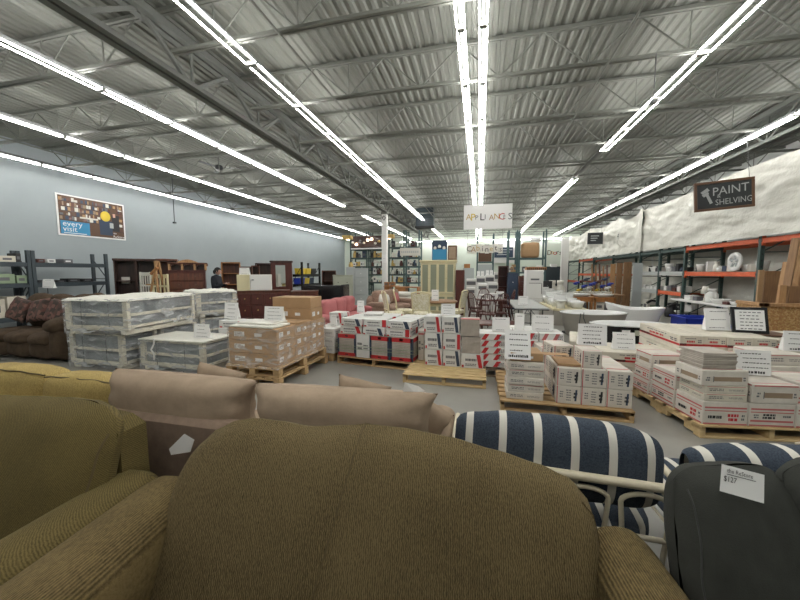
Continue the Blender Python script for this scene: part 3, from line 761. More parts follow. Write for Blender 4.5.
def carton(w,d,h,style,seed=0):
    b=MB(); rr=random.Random(seed*13+5)
    base={'kraft':'kraft','kraftlabel':'kraft','frame':'tile','corner':'carton3','chevron':'carton3','tilebox':'carton','window':'carton','plain':'carton','dark':'carton2','script':'carton','long':'carton2','white':'carton3'}[style]
    b.box(0,w,0,d,0,h,base,.006)
    tp=face(b,w,d,h,'t')
    for wh in 'flrb':
        p=face(b,w,d,h,wh); end=(wh in 'fb')
        if style=='frame':
            p(.03,.97,.80,.98,'red'); p(.03,.97,.02,.17,'red'); p(.0,.10,.02,.98,'navy'); p(.90,1,.02,.98,'navy'); p(.42,.58,.85,.95,'black'); p(.42,.58,.05,.12,'black')
            for i in range(1,9): p(.11,.89,.19+i*.068,.196+i*.068,'ink')
        elif style=='corner':
            p(.80,.97,.05,.97,'red' if seed%2 else 'navy',-.12 if seed%3 else 0); p(.03,.12,.04,.22,'red'); squiggle(p,.16,.70,.44,.74,1,'ink',rr,.55); squiggle(p,.18,.7,.14,.34,2,'ink',rr)
        elif style=='chevron':
            for u in(.1,.55): p(u,u+.16,.06,.94,'pink' if seed%4==3 else 'red',.14)
            squiggle(p,.74,.97,.2,.8,3,'ink',rr)
        elif style=='tilebox':
            p(.04,.96,.72,.79,'pink'); p(.04,.96,.60,.64,'pink'); p(.02,.98,.02,.08,'pink')
            if seed%2: p(.04,.96,.20,.28,'pink'); squiggle(p,.10,.22,.34,.54,2,'ink',rr); squiggle(p,.30,.58,.33,.57,2,'black',rr,.75); squiggle(p,.72,.92,.40,.52,1,'ink',rr)
            else: squiggle(p,.12,.44,.26,.42,1,'black',rr,.8); squiggle(p,.55,.80,.16,.52,2,'red',rr,.7); squiggle(p,.85,.93,.2,.5,2,'ink',rr)
        elif style=='window':
            p(.03,.97,.90,.97,'pink') if seed%2 else None
            p(.26,.86,.30,.58,'kraft_dark'); squiggle(p,.08,.18,.3,.6,2,'ink',rr); squiggle(p,.88,.95,.3,.6,2,'ink',rr); p(.24,.26,.25,.62,'ink')
        elif style=='script':
            p(.02,.06,.0,1,'pink'); squiggle(p,.14,.30,.34,.74,3,'ink',rr,.5); squiggle(p,.40,.62,.15,.85,5,'ink',rr,.4); p(.76,.84,.18,.82,'navy' if seed%2 else 'black',.03); squiggle(p,.70,.88,.3,.7,2,'black',rr,.6)
        elif style=='long':
            p(.0,1,.34,.48,'red'); p(.0,.3,.36,.50,'black') if seed%2 else None
            squiggle(p,.22,.72,.78,.86,1,'ink',rr); squiggle(p,.28,.66,.56,.70,1,'red',rr,.9); squiggle(p,.78,.95,.54,.76,2,'ink',rr)
        elif style=='kraftlabel':
            p(.12,.34,.30,.70,'paper'); p(.55,.70,.35,.62,'paper'); squiggle(p,.14,.32,.34,.66,3,'ink',rr,.4)
        elif style in('plain','white','dark'):
            squiggle(p,.1,.45,.3,.7,2,'ink',rr,.5); squiggle(p,.55,.9,.35,.6,2,'ink',rr,.4)
            if seed%2: p(.05,.95,.86,.92,'pink')
    tp(.0,1,.47,.53,'carton2' if 'kraft' not in style else 'kraft_dark')
    if style in('tilebox','script','window'): tp(.06,.94,.1,.14,'pink'); tp(.06,.94,.86,.9,'pink')
    return b
PROTO={}
def box(loc,w,d,h,style,label,group,rz=0,seed=0,name='carton',cat='box'):
    k=(round(w,3),round(d,3),round(h,3),style,seed)
    if k not in PROTO:
        o=carton(w,d,h,style,seed).build(name); PROTO[k]=o
    else: o=PROTO[k].copy(); COL.objects.link(o)
    o.name=name; o.location=loc; o.rotation_euler.z=rz; return tag(o,label,cat,group)

def sign(px0,px1,py0,py1,D=None,Y=None,label='',z0=None,yaw=0,tilt=.12,lines=4,fold=False,heavy=False,cat='sign'):
    """paper sign whose face spans the given picture box when standing at depth Y"""
    X0,_=gy(px0,(py0+py1)/2,Y); X1,_=gy(px1,(py0+py1)/2,Y); _,zt=gy((px0+px1)/2,py0,Y); _,zb=gy((px0+px1)/2,py1,Y)
    w=X1-X0; h=zt-zb
    b=MB(); b.at((0,0,0),0,-tilt)
    b.box(-w/2,w/2,-.0012,.0012,0,h,'paper')
    rr=random.Random(int(px0*7+py0)); n=lines
    for i in range(n):
        v=.86-.74*i/max(1,n-1) if n>1 else .5
        u=.14+rr.uniform(0,.12); hh=.020 if not(heavy and i==n-1) else .05
        end=.9-rr.uniform(0,.25)
        while u<end:
            L=rr.uniform(.04,.11)
            b.poly([(-w/2+u*w,-.002,(v-hh)*h),(-w/2+(u+L*.75)*w,-.002,(v-hh)*h),(-w/2+(u+L*.75)*w,-.002,(v+hh*rr.uniform(.2,1))*h),(-w/2+u*w,-.002,(v+hh*rr.uniform(.2,1))*h)],'ink' if not heavy else 'black'); u+=L
    b.at((0,0,0)); b.poly([(-w/2,0.002,0),(-w/2,h*.22+.02,0),(-w/2,h*.12,h*.8)],'paper'); b.poly([(w/2,0.002,0),(w/2,h*.12,h*.8),(w/2,h*.22+.02,0)],'paper')
    b.box(-w/2,w/2,0,h*.24,0,.003,'paper')
    o=b.build('paper_sign',None,((X0+X1)/2,Y,zb if z0 is None else z0),yaw); return tag(o,label,cat)

# --- shrink-wrapped crates of grey slabs at left
def crate(loc,w,d,h,rz,label,foamtop=True,open_front=False,group='plastic-wrapped crates of grey slabs'):
    e=empty('slab_crate',loc,rz,label,'crate',group)
    b=MB()
    for x in(.05,w-.15): b.box(x,x+.1,0.02,d-.02,0,.07,'crate',.004)
    for y in(.02,d-.12): b.box(.0,w,y,y+.1,.07,.10,'crate',.004)
    b.build('skid',e)
    b=MB(); b.box(.05,w-.05,.05,d-.05,.10,h-.04,'slate',.01); b.build('slab_stack',e)
    b=MB()
    for (x,y) in((.01,.01),(w-.10,.01),(.01,d-.05),(w-.10,d-.05)): b.box(x+.015,x+.075,y,y+.04,.09,h-.02,'crate',.004)
    for x in (.0,w-.04): b.box(x,x+.04,.01,.07,.09,h-.02,'crate',.004); b.box(x,x+.04,d-.07,d-.01,.09,h-.02,'crate',.004)
    b.build('corner_post',e)
    b=MB()
    for z in(.10,h*.52):
        b.box(.08,w-.08,.005,.03,z,z+.045,'crate',.003); b.box(.08,w-.08,d-.03,d-.005,z,z+.045,'crate',.003)
        b.box(.005,.03,.08,d-.08,z,z+.045,'crate',.003); b.box(w-.03,w-.005,.08,d-.08,z,z+.045,'crate',.003)
    b.build('side_batten',e)
    b=MB(); b.box(.02,w-.02,.02,d-.02,h-.035,h-.012,'crate',.003); b.build('lid',e)
    b=MB()
    for x in(w*.28,w*.72): b.tube([(x,-.004,.1),(x,-.004,h-.01),(x,d+.004,h-.01),(x,d+.004,.1)],.004,'rope',4)
    b.build('strap',e)
    b=MB()
    def sk(a,q,f):
        t=a*4; s_=int(min(3,t)); r=t-s_
        c=[(-.012,-.012),(w+.012,-.012),(w+.012,d+.012),(-.012,d+.012),(-.012,-.012)]
        x=c[s_][0]+(c[s_+1][0]-c[s_][0])*r; y=c[s_][1]+(c[s_+1][1]-c[s_][1])*r
        z=(.02 if f else 0)+(h+.005)*q; n_=noise.noise(Vector((x*6,y*6,z*7)))*.018
        if q<.12: n_-=.02*math.sin(t*9)
        return (x+(n_ if s_ in(1,3) else 0),y+(n_ if s_ in(0,2) else 0),z+ (.03*abs(math.sin(t*6)) if q==0 else 0))
    b.grid(lambda a,q: sk(a,q,0),64,12,'wrap',flip=True)
    b.build('stretch_wrap',e)
    if foamtop:
        b=MB(); b.grid(lambda a,q: (-.02+(w+.04)*a,-.02+(d+.04)*q,h+.004+.03*(noise.noise(Vector((a*7,q*6,w)))+.55)*(1 if 0<a<1 and 0<q<1 else .0)-(0.03 if a in(0,1) or q in(0,1) else 0)),26,20,'foam')
        b.build('foam_cover',e)
    return e
crate((-6.72,4.02,0),1.15,.62,.60,0,'lower left plastic-wrapped crate of grey slabs, nearest the brown recliner',False)
crate((-6.41,3.81,.615),1.12,1.42,.56,radians(6),'big upper crate of grey slabs topped with rumpled white foam, nearest the recliner',True)
crate((-5.38,4.16,0),1.24,.66,.50,0,'wrapped crate of dark slabs with a curled white strip, standing on the floor',False)
crate((-6.60,4.72,0),1.0,.8,.60,0,'rear floor-level crate of slabs hidden behind the front one',False)
crate((-5.83,5.84,0),.80,.88,.60,radians(61),'rear floor-level crate under the right upper crate',False)
crate((-5.85,5.79,.615),.82,.92,.56,radians(61),'right upper crate of grey slabs behind the upright paper sign',True)
b=MB(); b.tube([(0,0,0),(.03,-.02,.10),(.0,-.04,.17),(.05,-.03,.26),(.04,-.01,.34)],.012,'white',6); tag(b.build('plastic_strip',None,(-5.05,4.12,.2)),'curled white plastic strip on the front of the dark slab crate','strip')
# boards on top of the second floor crate
b=MB(); b.box(0,1.26,0,.70,0,.02,'foam',.002); tag(b.build('foam_sheet',None,(-5.38,4.14,.505)),'flat pale foam sheet on top of the dark slab crate','sheet')
sign(193,208,318,332,Y=4.4,label='paper sign standing on the dark slab crate',z0=.527)
# cartons beyond crate two
box((-4.55,4.93,0),.75,.55,.60,'white','tall white carton behind the dark slab crate','cartons behind the slab crates',seed=2)
box((-4.55,4.95,.60),.55,.30,.13,'corner','flat carton with red corner, left of the white and navy one','cartons behind the slab crates',rz=radians(4),seed=1)
box((-3.93,5.0,.60),.30,.30,.14,'corner','short carton with navy corner, under the upright paper sign','cartons behind the slab crates',rz=radians(-6),seed=4)
box((-3.79,4.99,0),.40,.50,.60,'white','white carton between the slab crate and the brown wrapped pallet','cartons behind the slab crates',seed=3)
sign(223.5,237,295,311,Y=5.12,label='paper sign standing on cartons left of the brown wrapped pallet',z0=.745)

# --- brown cartons wrapped on a pallet
pa=block_pallet((-3.56,3.93,0),.92,1.40,radians(-2),'lower of two pallets under the wrapped brown cartons')
block_pallet((-3.54,3.95,.14),.88,1.36,radians(-2),'upper of two pallets under the wrapped brown cartons')
CX,CY,CR_=-3.50,3.98,radians(-2)
def loc7(x,y): return (CX+x*cos(CR_)-y*sin(CR_),CY+x*sin(CR_)+y*cos(CR_))
n=0
for lay in range(3):
    for r in range(3):
        x,y=loc7(0,r*.445); n+=1
        box((x,y,.281+lay*.177),.80,.44,.175,'kraftlabel','wide brown carton in the wrapped stack, %s layer, %s from the front'%(['bottom','middle','top'][lay],ordinal(r)),'wrapped brown cartons',CR_,seed=lay)
x,y=loc7(.13,.92); box((x,y,.813),.66,.38,.185,'kraftlabel','brown carton directly under the loose topmost carton','wrapped brown cartons',CR_,seed=9)
x,y=loc7(.08,.90); box((x,y,1.0),.70,.40,.18,'kraft','loose brown carton topmost at the rear of the wrapped stack','wrapped brown cartons',CR_+radians(3),seed=1)
x,y=loc7(.10,.50); box((x,y,.814),.70,.40,.015,'kraft','flat brown cardboard panel lying in the middle of the wrapped stack','wrapped brown cartons',CR_,seed=3)
b=MB(); b.box(0,.72,0,.42,0,.03,'foam',.008); b.box(.02,.62,.12,.5,.03,.055,'off_white',.006); x,y=loc7(.02,.0); tag(b.build('foam_board',None,(x,y,.814),CR_),'off-white foam boards on top of the wrapped brown cartons','board')
sign(264,283,308,322,Y=4.35,label='paper sign standing on the wrapped brown cartons',z0=.871)
b=MB() # wrap
w,d,h=.82,1.35,.55
def sk(a,q):
    t=a*4; s_=int(min(3,t)); r=t-s_; c=[(-.015,-.015),(w,-.015),(w,d),(-.015,d),(-.015,-.015)]
    x=c[s_][0]+(c[s_+1][0]-c[s_][0])*r; y=c[s_][1]+(c[s_+1][1]-c[s_][1])*r; fl=max(0,.12-q)*.45
    n_=noise.noise(Vector((x*5,y*5,q*9)))*.014; cx_=.42; cy_=.72
    return (x+(x-cx_)*fl*1.3+(n_ if s_ in(1,3) else 0),y+(y-cy_)*fl*.9+(n_ if s_ in(0,2) else 0),-.02+h*q)
b.grid(sk,72,18,'wrap_thick',flip=True); tag(b.build('stretch_wrap',None,(CX,CY,.28),CR_),'clear stretch film wound round the brown cartons on the pallet','wrap')

# --- flooring cartons with red and navy print on a pallet (centre left)
pallet((-2.42,5.30,0),1.40,1.0,radians(-7),'low pallet under the flooring cartons with red bands','pallet',.13)
FR=radians(-7)
def lf(x,y): return (-2.42+x*cos(FR)-y*sin(FR),5.30+x*sin(FR)+y*cos(FR))
for r in range(2):
    x0=.0
    for i,(wd,st,sd) in enumerate(((.36,'frame',0),(.25,'white',2),(.36,'frame',0),(.40,'frame',0))):
        for lay in range(1):
            x,y=lf(x0,.02+r*.48); box((x,y,.132),wd,.46,.40,st,'upright carton in the lower row, %s from the left, %s rank%s'%(ordinal(i),['front','rear'][r],', red bands' if st=='frame' else ', plain white'),'red-banded flooring cartons',FR,seed=sd)
        x0+=wd+.008
for lay in range(2):
    for i in range(3):
        for r in range(2):
            x,y=lf(.05+i*.44+lay*.02,.03+r*.46); box((x,y,.536+lay*.135),.41,.43,.13,'corner','flat flooring carton %s from left, %s rank, %s layer'%(ordinal(i),['front','rear'][r],['lower','upper'][lay]),'flat flooring cartons',FR+radians([3,-5,2,-4,6,-3][(i+lay*3)%6]),seed=1+i+lay)
b=MB()
for z in(.28,.33): b.tube([(-.01,-.01,z),(1.41,-.01,z),(1.41,.98,z),(-.01,.98,z)],.004,'green',4,closed=True)
tag(b.build('packing_strap',None,(*lf(0,.0),0),FR),'pale green straps round the red-banded cartons','strap')
x,y=lf(.35,.35); box((x,y,.806),.34,.40,.04,'white','flat white box on top of the flooring cartons','flat flooring cartons',.2,seed=5)
sign(357,363.5,303,315,Y=5.75,label='narrow paper sign on the red-banded flooring cartons',z0=.848,lines=3)
# white cartons at their left
block_pallet((-2.98,5.42,0),.46,.9,radians(-7),'small pallet squeezed behind the brown wrapped stack')
for k in range(3):
    box((-2.94,5.42,.142+k*.15),.44,.42,.145,'white','white carton stacked left of the red-banded cartons, %s from the bottom'%ordinal(k),'white cartons beside the red ones',FR,seed=2)
    box((-2.91,5.90,.142+k*.15),.44,.42,.145,'white','white carton in the rear stack left of the red-banded cartons, %s from bottom'%ordinal(k),'white cartons beside the red ones',FR,seed=4)
box((-2.86,5.93,.594),.30,.26,.22,'corner','red and white carton on top of the small white stack','white cartons beside the red ones',FR,seed=1)
sign(330,336,313,324,Y=5.62,label='narrow white card beside the red and white carton',z0=.595,lines=2)

# --- fresh pallet with nine cartons of tile (centre)
pallet((-1.06,4.56,0),1.17,1.02,0,'fresh yellow pine pallet in front of the centre tile cartons','pallet_new',.13,9)
for lay in range(3):
    for i in range(3):
        x=-.82+i*.283-.012*lay+(.01 if lay==1 else 0); z=.132+lay*.262
        if i<2:
            box((x,5.08,z),.27,.33,.255,'corner','%s tile carton, %s column of the centre stack'%(['bottom','middle','top'][lay],['left','middle'][i]),'tile cartons in the centre stack',0,seed=[1,2,1][lay]+i)
        elif lay==0:
            box((x,5.06,z),.33,.33,.22,'corner','torn bottom carton in the right column of the centre stack','tile cartons in the centre stack',0,seed=5)
        else:
            z=.132+.225+(lay-1)*.27; b=MB(); rr=random.Random(lay)
            for q in range(13): j=rr.uniform(-.003,.003); b.box(j,.275+j,j,.31+j,q*.0195,q*.0195+.0175,'tile',.002)
            if lay==2: b.box(-.004,.28,-.004,.1,.2535,.257,'pink')
            tag(b.build('tile_bundle',None,(x+.01,5.08,z)),'open bundle of bare tiles, %s of two in the right column'%['lower','upper'][lay-1],'tiles','bare tiles in the centre stack')
box((-.98,5.34,.132),.10,.30,.5,'plain','narrow carton edge left of the centre tile stack','tile cartons in the centre stack',0,seed=1)
sign(441,455,308,319,Y=5.25,label='paper sign on top of the centre tile stack',z0=.92)

# --- pale cartons with script print on an old pallet (right of centre)
pallet((.26,3.86,0),1.36,1.22,0,'weathered pallet under the script-printed cartons and the tile stack','pallet',.13,8)
for lay in range(5):
    box((.33+.01*(lay%2),3.93,.132+lay*.088),.40,.34,.085,'plain','flat tile carton in the left pile on the weathered pallet, %s from bottom'%ordinal(lay),'flat tile cartons in the left pile',radians([0,2,-2,3,-1][lay]),seed=2+lay%2)
box((.36,3.95,.575),.36,.32,.10,'kraftlabel','worn open kraft carton on top of the left tile pile','flat tile cartons in the left pile',radians(3),seed=4)
b=MB(); b.box(0,.30,0,.12,0,.004,'kraft'); o=b.build('cardboard_flap',None,(.70,3.97,.66),radians(5)); tag(o,'brown cardboard flap sticking out right of the left tile pile','flap')
sign(505,531,339,368,Y=3.93,label='large lettered paper sign leaning on the left tile pile',z0=.60,tilt=.35,lines=5,heavy=True)
for lay in range(2):
    for i in range(3):
        box((.86+i*.252,3.92,.132+lay*.205),.248,.72,.20,'script','script-printed carton, %s layer, %s from the left on the weathered pallet'%(['lower','upper'][lay],ordinal(i)),'script-printed cartons',0,seed=1+(i+lay)%3)
box((.88,3.98,.542),.24,.36,.03,'kraft','flattened kraft box on the left script-printed carton','script-printed cartons',0,seed=2)
box((.90,4.30,.542),.24,.34,.16,'script','tilted script-printed carton standing on the left column','script-printed cartons',radians(12),seed=3)
box((1.12,3.96,.542),.20,.30,.19,'script','upright script-printed carton under the middle paper sign','script-printed cartons',radians(2),seed=2)
sign(578,607,333,354,Y=4.28,label='wide paper sign with four lines above the script-printed cartons',z0=.735,lines=5,heavy=True)
box((.84,4.72,.132),.24,.80,.44,'script','long carton standing behind the script-printed ones','script-printed cartons',radians(8),seed=5)

# --- chevron cartons behind
block_pallet((-.02,5.12,0),1.2,1.0,0,'dark pallet under the cartons with red chevrons','pallet_old')
for lay in range(5):
    box((.0,5.16,.142+lay*.105),.40,.40,.10,'chevron','red-chevron tile carton in the left pile, %s from the bottom'%ordinal(lay),'red-chevron cartons',radians([0,2,-2,1,-1][lay]),seed=1)
for lay in range(5):
    for i in range(2):
        box((.52+i*.34,5.10,.142+lay*.115),.33,.42,.11,'chevron','red-chevron carton, right pile, %s column, %s from the bottom'%(['left','right'][i],ordinal(lay)),'red-chevron cartons',0,seed=2+i)
sign(492,509.5,326,340,Y=5.35,label='paper sign on the left pile of red-chevron cartons',z0=.67,lines=2)
sign(515,524.5,315,335,Y=5.3,label='tall narrow paper sign between the two piles of chevron cartons',z0=.66,lines=2)
sign(532,553.5,323,339,Y=5.25,label='wide blank-looking paper sign on the right pile of chevron cartons',z0=.72,lines=3)
box((.5,5.6,.142),.55,.5,.52,'white','white carton behind the chevron piles','red-chevron cartons',0,seed=2)
box((1.28,5.18,.0),.26,.9,.60,'long','long upright carton leaning right of the chevron piles','red-chevron cartons',radians(-14),seed=1)

# --- long flooring cartons with a red band
pallet((1.62,4.78,0),1.25,1.0,radians(-3),'pallet under the long red-banded flooring cartons','pallet',.13)
LR=radians(-3)
for lay in range(2):
    for r in range(2):
        box((1.60+.02*lay,4.93+r*.34,.132+lay*.20),.98,.33,.195,'long','long flooring carton with a red band, %s layer, %s row'%(['lower','upper'][lay],['front','rear'][r]),'long red-banded cartons',LR,seed=lay)
sign(613.5,636,331,348,Y=5.1,label='paper sign on the long red-banded flooring cartons',z0=.53,lines=4,tilt=.2)
# --- big right-hand lot
pallet((2.10,3.66,0),1.25,1.2,radians(8),'near pallet of the big tile lot at the right edge','pallet_new',.13)
pallet((2.46,4.98,0),1.25,1.1,0,'middle pallet under the tall stack of long cartons','pallet',.13)
R8=radians(8)
def lr(x,y): return (2.10+x*cos(R8)-y*sin(R8),3.66+x*sin(R8)+y*cos(R8))
nm='tile cartons of the right-hand lot'
for i in range(3):
    x,y=lr(.02+i*.405,.02); box((x,y,.132),.40,.36,.225,'tilebox','striped tile carton in the bottom front row, %s from left'%ordinal(i),nm,R8,seed=i+2)
for j in range(2):
    for lay in range(2-j if j<2 else 1):
        x,y=lr(.02,.40+j*.38); box((x,y,.132+lay*.195),.36,.37,.19,'tilebox','striped tile carton behind the front corner, %s rank, %s layer'%(ordinal(j),['lower','upper'][lay]),nm,R8,seed=3-lay)
for i in range(2):
    x,y=lr(.42+i*.41,.40); box((x,y,.132),.40,.70,.40,'plain','large pale carton inside the right-hand lot, %s one'%['left','right'][i],nm,R8,seed=2)
x,y=lr(.03,.03); box((x,y,.36),.38,.33,.075,'dark','low banded carton, lower of two on the front corner',nm,R8,seed=1)
x,y=lr(.03,.03); box((x,y,.437),.38,.33,.075,'dark','low banded carton, upper of two on the front corner',nm,R8,seed=3)
x,y=lr(-.01,.02); box((x,y,.514),.42,.34,.15,'window','carton with a kraft window carrying the bare grey tiles',nm,R8+radians(2),seed=2)
x,y=lr(.44,.02); box((x,y,.36),.40,.37,.18,'window','carton with a kraft window right of the front corner column',nm,R8,seed=3)
x,y=lr(.86,.06); box((x,y,.36),.42,.40,.20,'tilebox','striped carton at the frame edge above the bottom row',nm,R8,seed=5)
for q in range(9):
    x,y=lr(.02,.06); b=MB(); rr=random.Random(q); j=rr.uniform(-.006,.006)
    b.box(j,.30+j,j,.30+j,0,.0165,'tile',.002); tag(b.build('bare_tile',None,(x,y,.667+q*.0175),R8+rr.uniform(-.03,.03)),'bare grey tile in the neat pile, %s from the bottom'%ordinal(q),'tile','bare grey tiles on the window carton')
sign(735.5,772,355.5,380,Y=4.05,label='lettered paper sign between the bare tiles and the frame edge',z0=.55,lines=5,heavy=True)
x,y=lr(.50,.62); box((x,y,.534),.50,.50,.10,'tilebox','wide striped carton behind the lettered sign',nm,R8,seed=2)
x,y=lr(1.0,.5); box((x,y,.132),.45,.8,.46,'tilebox','tall striped carton at the right frame edge',nm,R8,seed=1)
x,y=lr(1.02,.55); box((x,y,.594),.40,.40,.12,'plain','pale carton at the frame edge under the corner sign',nm,R8,seed=1)
sign(783,812,344,364,Y=4.55,label='lettered paper sign cut by the right frame edge',z0=.72,lines=4,heavy=True)
# side stack facing left on the near pallet
for lay in range(3):
    x,y=lr(-.0+.01*lay,.80); box((x,y,.132+lay*.165),.36,.30,.16,'tilebox' if lay<2 else 'window','side carton facing left behind the corner stacks, %s from the bottom'%ordinal(lay),nm,R8,seed=lay+1)
for i in range(4):
    for lay in range(3):
        box((2.57+i*.262,5.02+.02*(i%2),.132+lay*.215),.258,1.12,.21,'long','long pale carton in the tall stack, %s row from left, %s layer'%(ordinal(i),['bottom','middle','top'][lay]),'long pale cartons at right',0,seed=lay+1+i%2)
R4=0
for i in range(4):
    for lay in range(2):
        box((3.74,5.04+i*.24,.40+lay*.17),1.6,.23,.165,'long','long cream flooring carton at right, %s row, %s layer'%(ordinal(i),['lower','upper'][lay]),'long cream flooring cartons',0,seed=1+lay)
b=MB(); b.box(0,1.7,0,1.15,.28,.40,'pallet',.004); 
for x in(.02,1.58): b.box(x,x+.1,.02,1.13,0,.28,'pallet',.004)
tag(b.build('timber_riser',None,(3.68,4.98,0),R4),'timber riser holding up the long cream flooring cartons','riser')
sign(706,733,308,330,Y=5.5,label='tilted paper sign standing on the long cream flooring cartons',z0=.785,tilt=.25,yaw=.1,lines=3)
# ============================================================ LEFT SIDE AND MIDDLE FURNITURE
def panel(b,x0,x1,z0,z1,y,key,t=.012): b.box(x0,x1,y-t,y,z0,z1,key,.003)
# --- dark brown reclining sofa
rc=empty('reclining_sofa',(-9.1,4.15,0),radians(0),'dark brown suede reclining sofa with tapestry pillows at the left edge','sofa')
b=MB(); b.box(0,2.05,.0,.85,.05,.30,'recliner',.04); b.build('base_frame',rc)
for i in range(3):
    b=MB(); b.soft((.34+.59*i,.28,.40),(.31,.36,.115),'recliner',e=4.5,n=8,bulge=.15,wr=.012,seed=i); b.build('seat_cushion',rc)
    b=MB(); b.soft((.34+.59*i,.03,.21),(.30,.08,.15),'recliner',e=4,n=8,bulge=.15,wr=.012,seed=i+7); b.build('foot_panel',rc)
    b=MB(); b.soft((.34+.59*i,.72,.80),(.31,.17,.32),'recliner',e=3.6,n=8,bulge=.15,wr=.02,seed=i+3); b.build('back_cushion',rc)
b=MB(); b.soft((1.93,.38,.36),(.17,.46,.33),'recliner',e=4.5,n=8,bulge=.05,wr=.01); b.soft((1.91,.30,.66),(.22,.42,.14),'recliner',e=3,n=8,bulge=.1,wr=.012,seed=4); b.build('arm',rc)
b=MB(); b.soft((1.80,.72,.82),(.26,.19,.34),'recliner',e=3.2,n=8,bulge=.1,wr=.02,seed=9); b.build('back_wing',rc)
for i,(x,rz_,lab) in enumerate(((.25,.2,'tapestry-print pillow leaning on the brown recliner, leftmost in view'),(.78,-.15,'tapestry-print pillow in the middle of the brown recliner'),(1.28,.1,'tapestry-print pillow nearest the recliner arm'))):
    o=pillow(None,'throw_pillow',(0,0,0),.24,.22,.08,'tapestry',0,radians(-22),i,n=14,ry=rz_); o.location=(-9.1+x,4.15+.40,.86); tag(o,lab,'pillow','tapestry pillows on the recliner')
b=MB(); b.soft((.9,.2,.72),(1.0,.13,.30),'black_leather',e=5,n=8); b.soft((.9,-.3,.42),(1.0,.4,.14),'black_leather',e=5,n=8); b.box(-.1,1.9,-.6,.3,.05,.3,'black_leather',.02)
tag(b.build('sofa',None,(-9.2,5.75,0)),'dark leather sofa whose back shows just behind the brown recliner','sofa')
sign(40,53,282,287,Y=5.2,label='paper card on the dark sofa back beside the crates',z0=1.0,lines=1)

# --- slate-coloured shelving along the blue wall
def shelf_rack(name,x0,x1,y0,y1,zs,H,key,beamkey,label,group,board=None,brace=True,depthposts=True):
    """frames at y0 and y1, beams between; x0 is the aisle side"""
    e=empty(name,(x0,y0,0),0,label,'shelving rack',group); D=x1-x0; L=y1-y0; s_=1 if D>0 else -1
    for yy in(0,L):
        for xx in(0,D):
            b=MB(); b.box(xx-.035,xx+.035,yy-.04,yy+.04,0,H,key,.004); b.box(xx-.06,xx+.06,yy-.06,yy+.06,0,.01,key); b.build('upright',e)
        b=MB(); n=max(2,int(H/.7))
        for i in range(n):
            z=.15+i*(H-.3)/n; z2=z+(H-.3)/n
            b.tube([(0,yy,z),(D,yy,z2)] if i%2==0 else [(D,yy,z),(0,yy,z2)],.014,key,4); b.tube([(0,yy,z),(D,yy,z)],.014,key,4)
        b.build('frame_brace',e)
    for i,z in enumerate(zs):
        bk=beamkey[i] if isinstance(beamkey,(list,tuple)) else beamkey
        for xx in(-s_*.0,D):
            b=MB(); b.box(xx-.03,xx+.03,.04,L-.04,z-.1,z,bk,.006); b.build('beam',e)
        if board and board[i]:
            b=MB(); b.box(min(0,D)+.03,max(0,D)-.03,.05,L-.05,z-.005,z+.012,board[i],.002); b.build('shelf_deck',e)
    return e
LX=-11.4
for i,(a,c,lab) in enumerate(((6.20,7.95,'slate metal rack against the blue wall, between the sofa and the dark wall unit'),(4.35,6.11,'slate metal rack against the blue wall at the left frame edge'))):
    shelf_rack('shelving_rack',LX,-11.95,a,c,(.45,1.30,1.84),2.16,'rack_dark','rack_dark',lab,'slate racks along the blue wall',('rack_dark',)*3)
def stuff_on(x,y,z,w,d,h,key,name,label,cat,group=None,shape='box',rz=0,seed=0):
    b=MB(); rr=random.Random(seed+int(abs(x)*31+abs(y)*17))
    if shape=='box':
        b.box(-w/2,w/2,-d/2,d/2,0,h,key,.006); b.box(-w*.3,w*.25,-d/2-.001,-d/2,h*.3,h*.65,'ink' if key!='ink' else 'paper'); b.box(w/2,w/2+.001,-d*.3,d*.3,h*.3,h*.6,'green' if seed%2 else 'ink')
    elif shape=='lamp':
        b.lathe([(w*.35,0),(w*.35,.015),(w*.08,.03),(w*.14,h*.2),(w*.06,h*.4),(w*.04,h*.55)],key,(0,0,0),10); b.lathe([(w*.5,h*.52),(w*.3,h),(w*.28,h),(w*.48,h*.52)],'shade',(0,0,0),12)
    elif shape=='jar':
        b.lathe([(w*.45,0),(w*.5,h*.1),(w*.5,h*.6),(w*.3,h*.78),(w*.3,h*.85),(w*.34,h*.85),(w*.34,h)],key,(0,0,0),12)
    elif shape=='faucet':
        b.lathe([(w*.5,0),(w*.5,.02),(w*.2,.03)],key,(0,0,0),10); b.tube([(0,0,0),(0,0,h*.8),(0,-.02,h*.95),(0,-w*.5,h),(0,-w*.9,h*.8)],w*.12,key,6); b.tube([(0,0,h*.5),(w*.4,0,h*.6)],w*.08,key,6)
    elif shape=='sink':
        b.lathe([(w*.34,0),(w*.47,h*.7),(w*.5,h),(w*.46,h),(w*.36,h*.35),(w*.1,h*.25)],key,(0,0,0),16,1,d/w)
    elif shape=='toilet':
        b.lathe([(w*.30,0),(w*.24,h*.25),(w*.34,h*.45),(w*.46,h*.55),(w*.46,h*.60),(w*.3,h*.57),(w*.1,h*.4)],key,(0,-d*.15,0),14,1,1.25); b.box(-w*.45,w*.45,d*.22,d*.5,h*.45,h*.96,key,.02); b.box(-w*.47,w*.47,d*.20,d*.52,h*.96,h,key,.01)
    elif shape=='bundle':
        for i in range(5): b.tube([(-w/2,rr.uniform(-d/3,d/3),h*(.2+.15*i)),(w/2,rr.uniform(-d/3,d/3),h*(.2+.15*i))],h*.1,key,6)
    o=b.build(name,None,(x,y,z),rz); return tag(o,label,cat,group)
its=[(4.6,1.84,.34,.16,'off_white'),(5.0,1.84,.30,.14,'green'),(5.35,1.84,.3,.17,'carton2'),(5.75,1.84,.3,.15,'carton2'),(5.95,1.84,.10,.22,'black'),(6.4,1.84,.16,.1,'cherry'),(6.62,1.84,.18,.10,'white'),(7.0,1.84,.22,.11,'ink')]
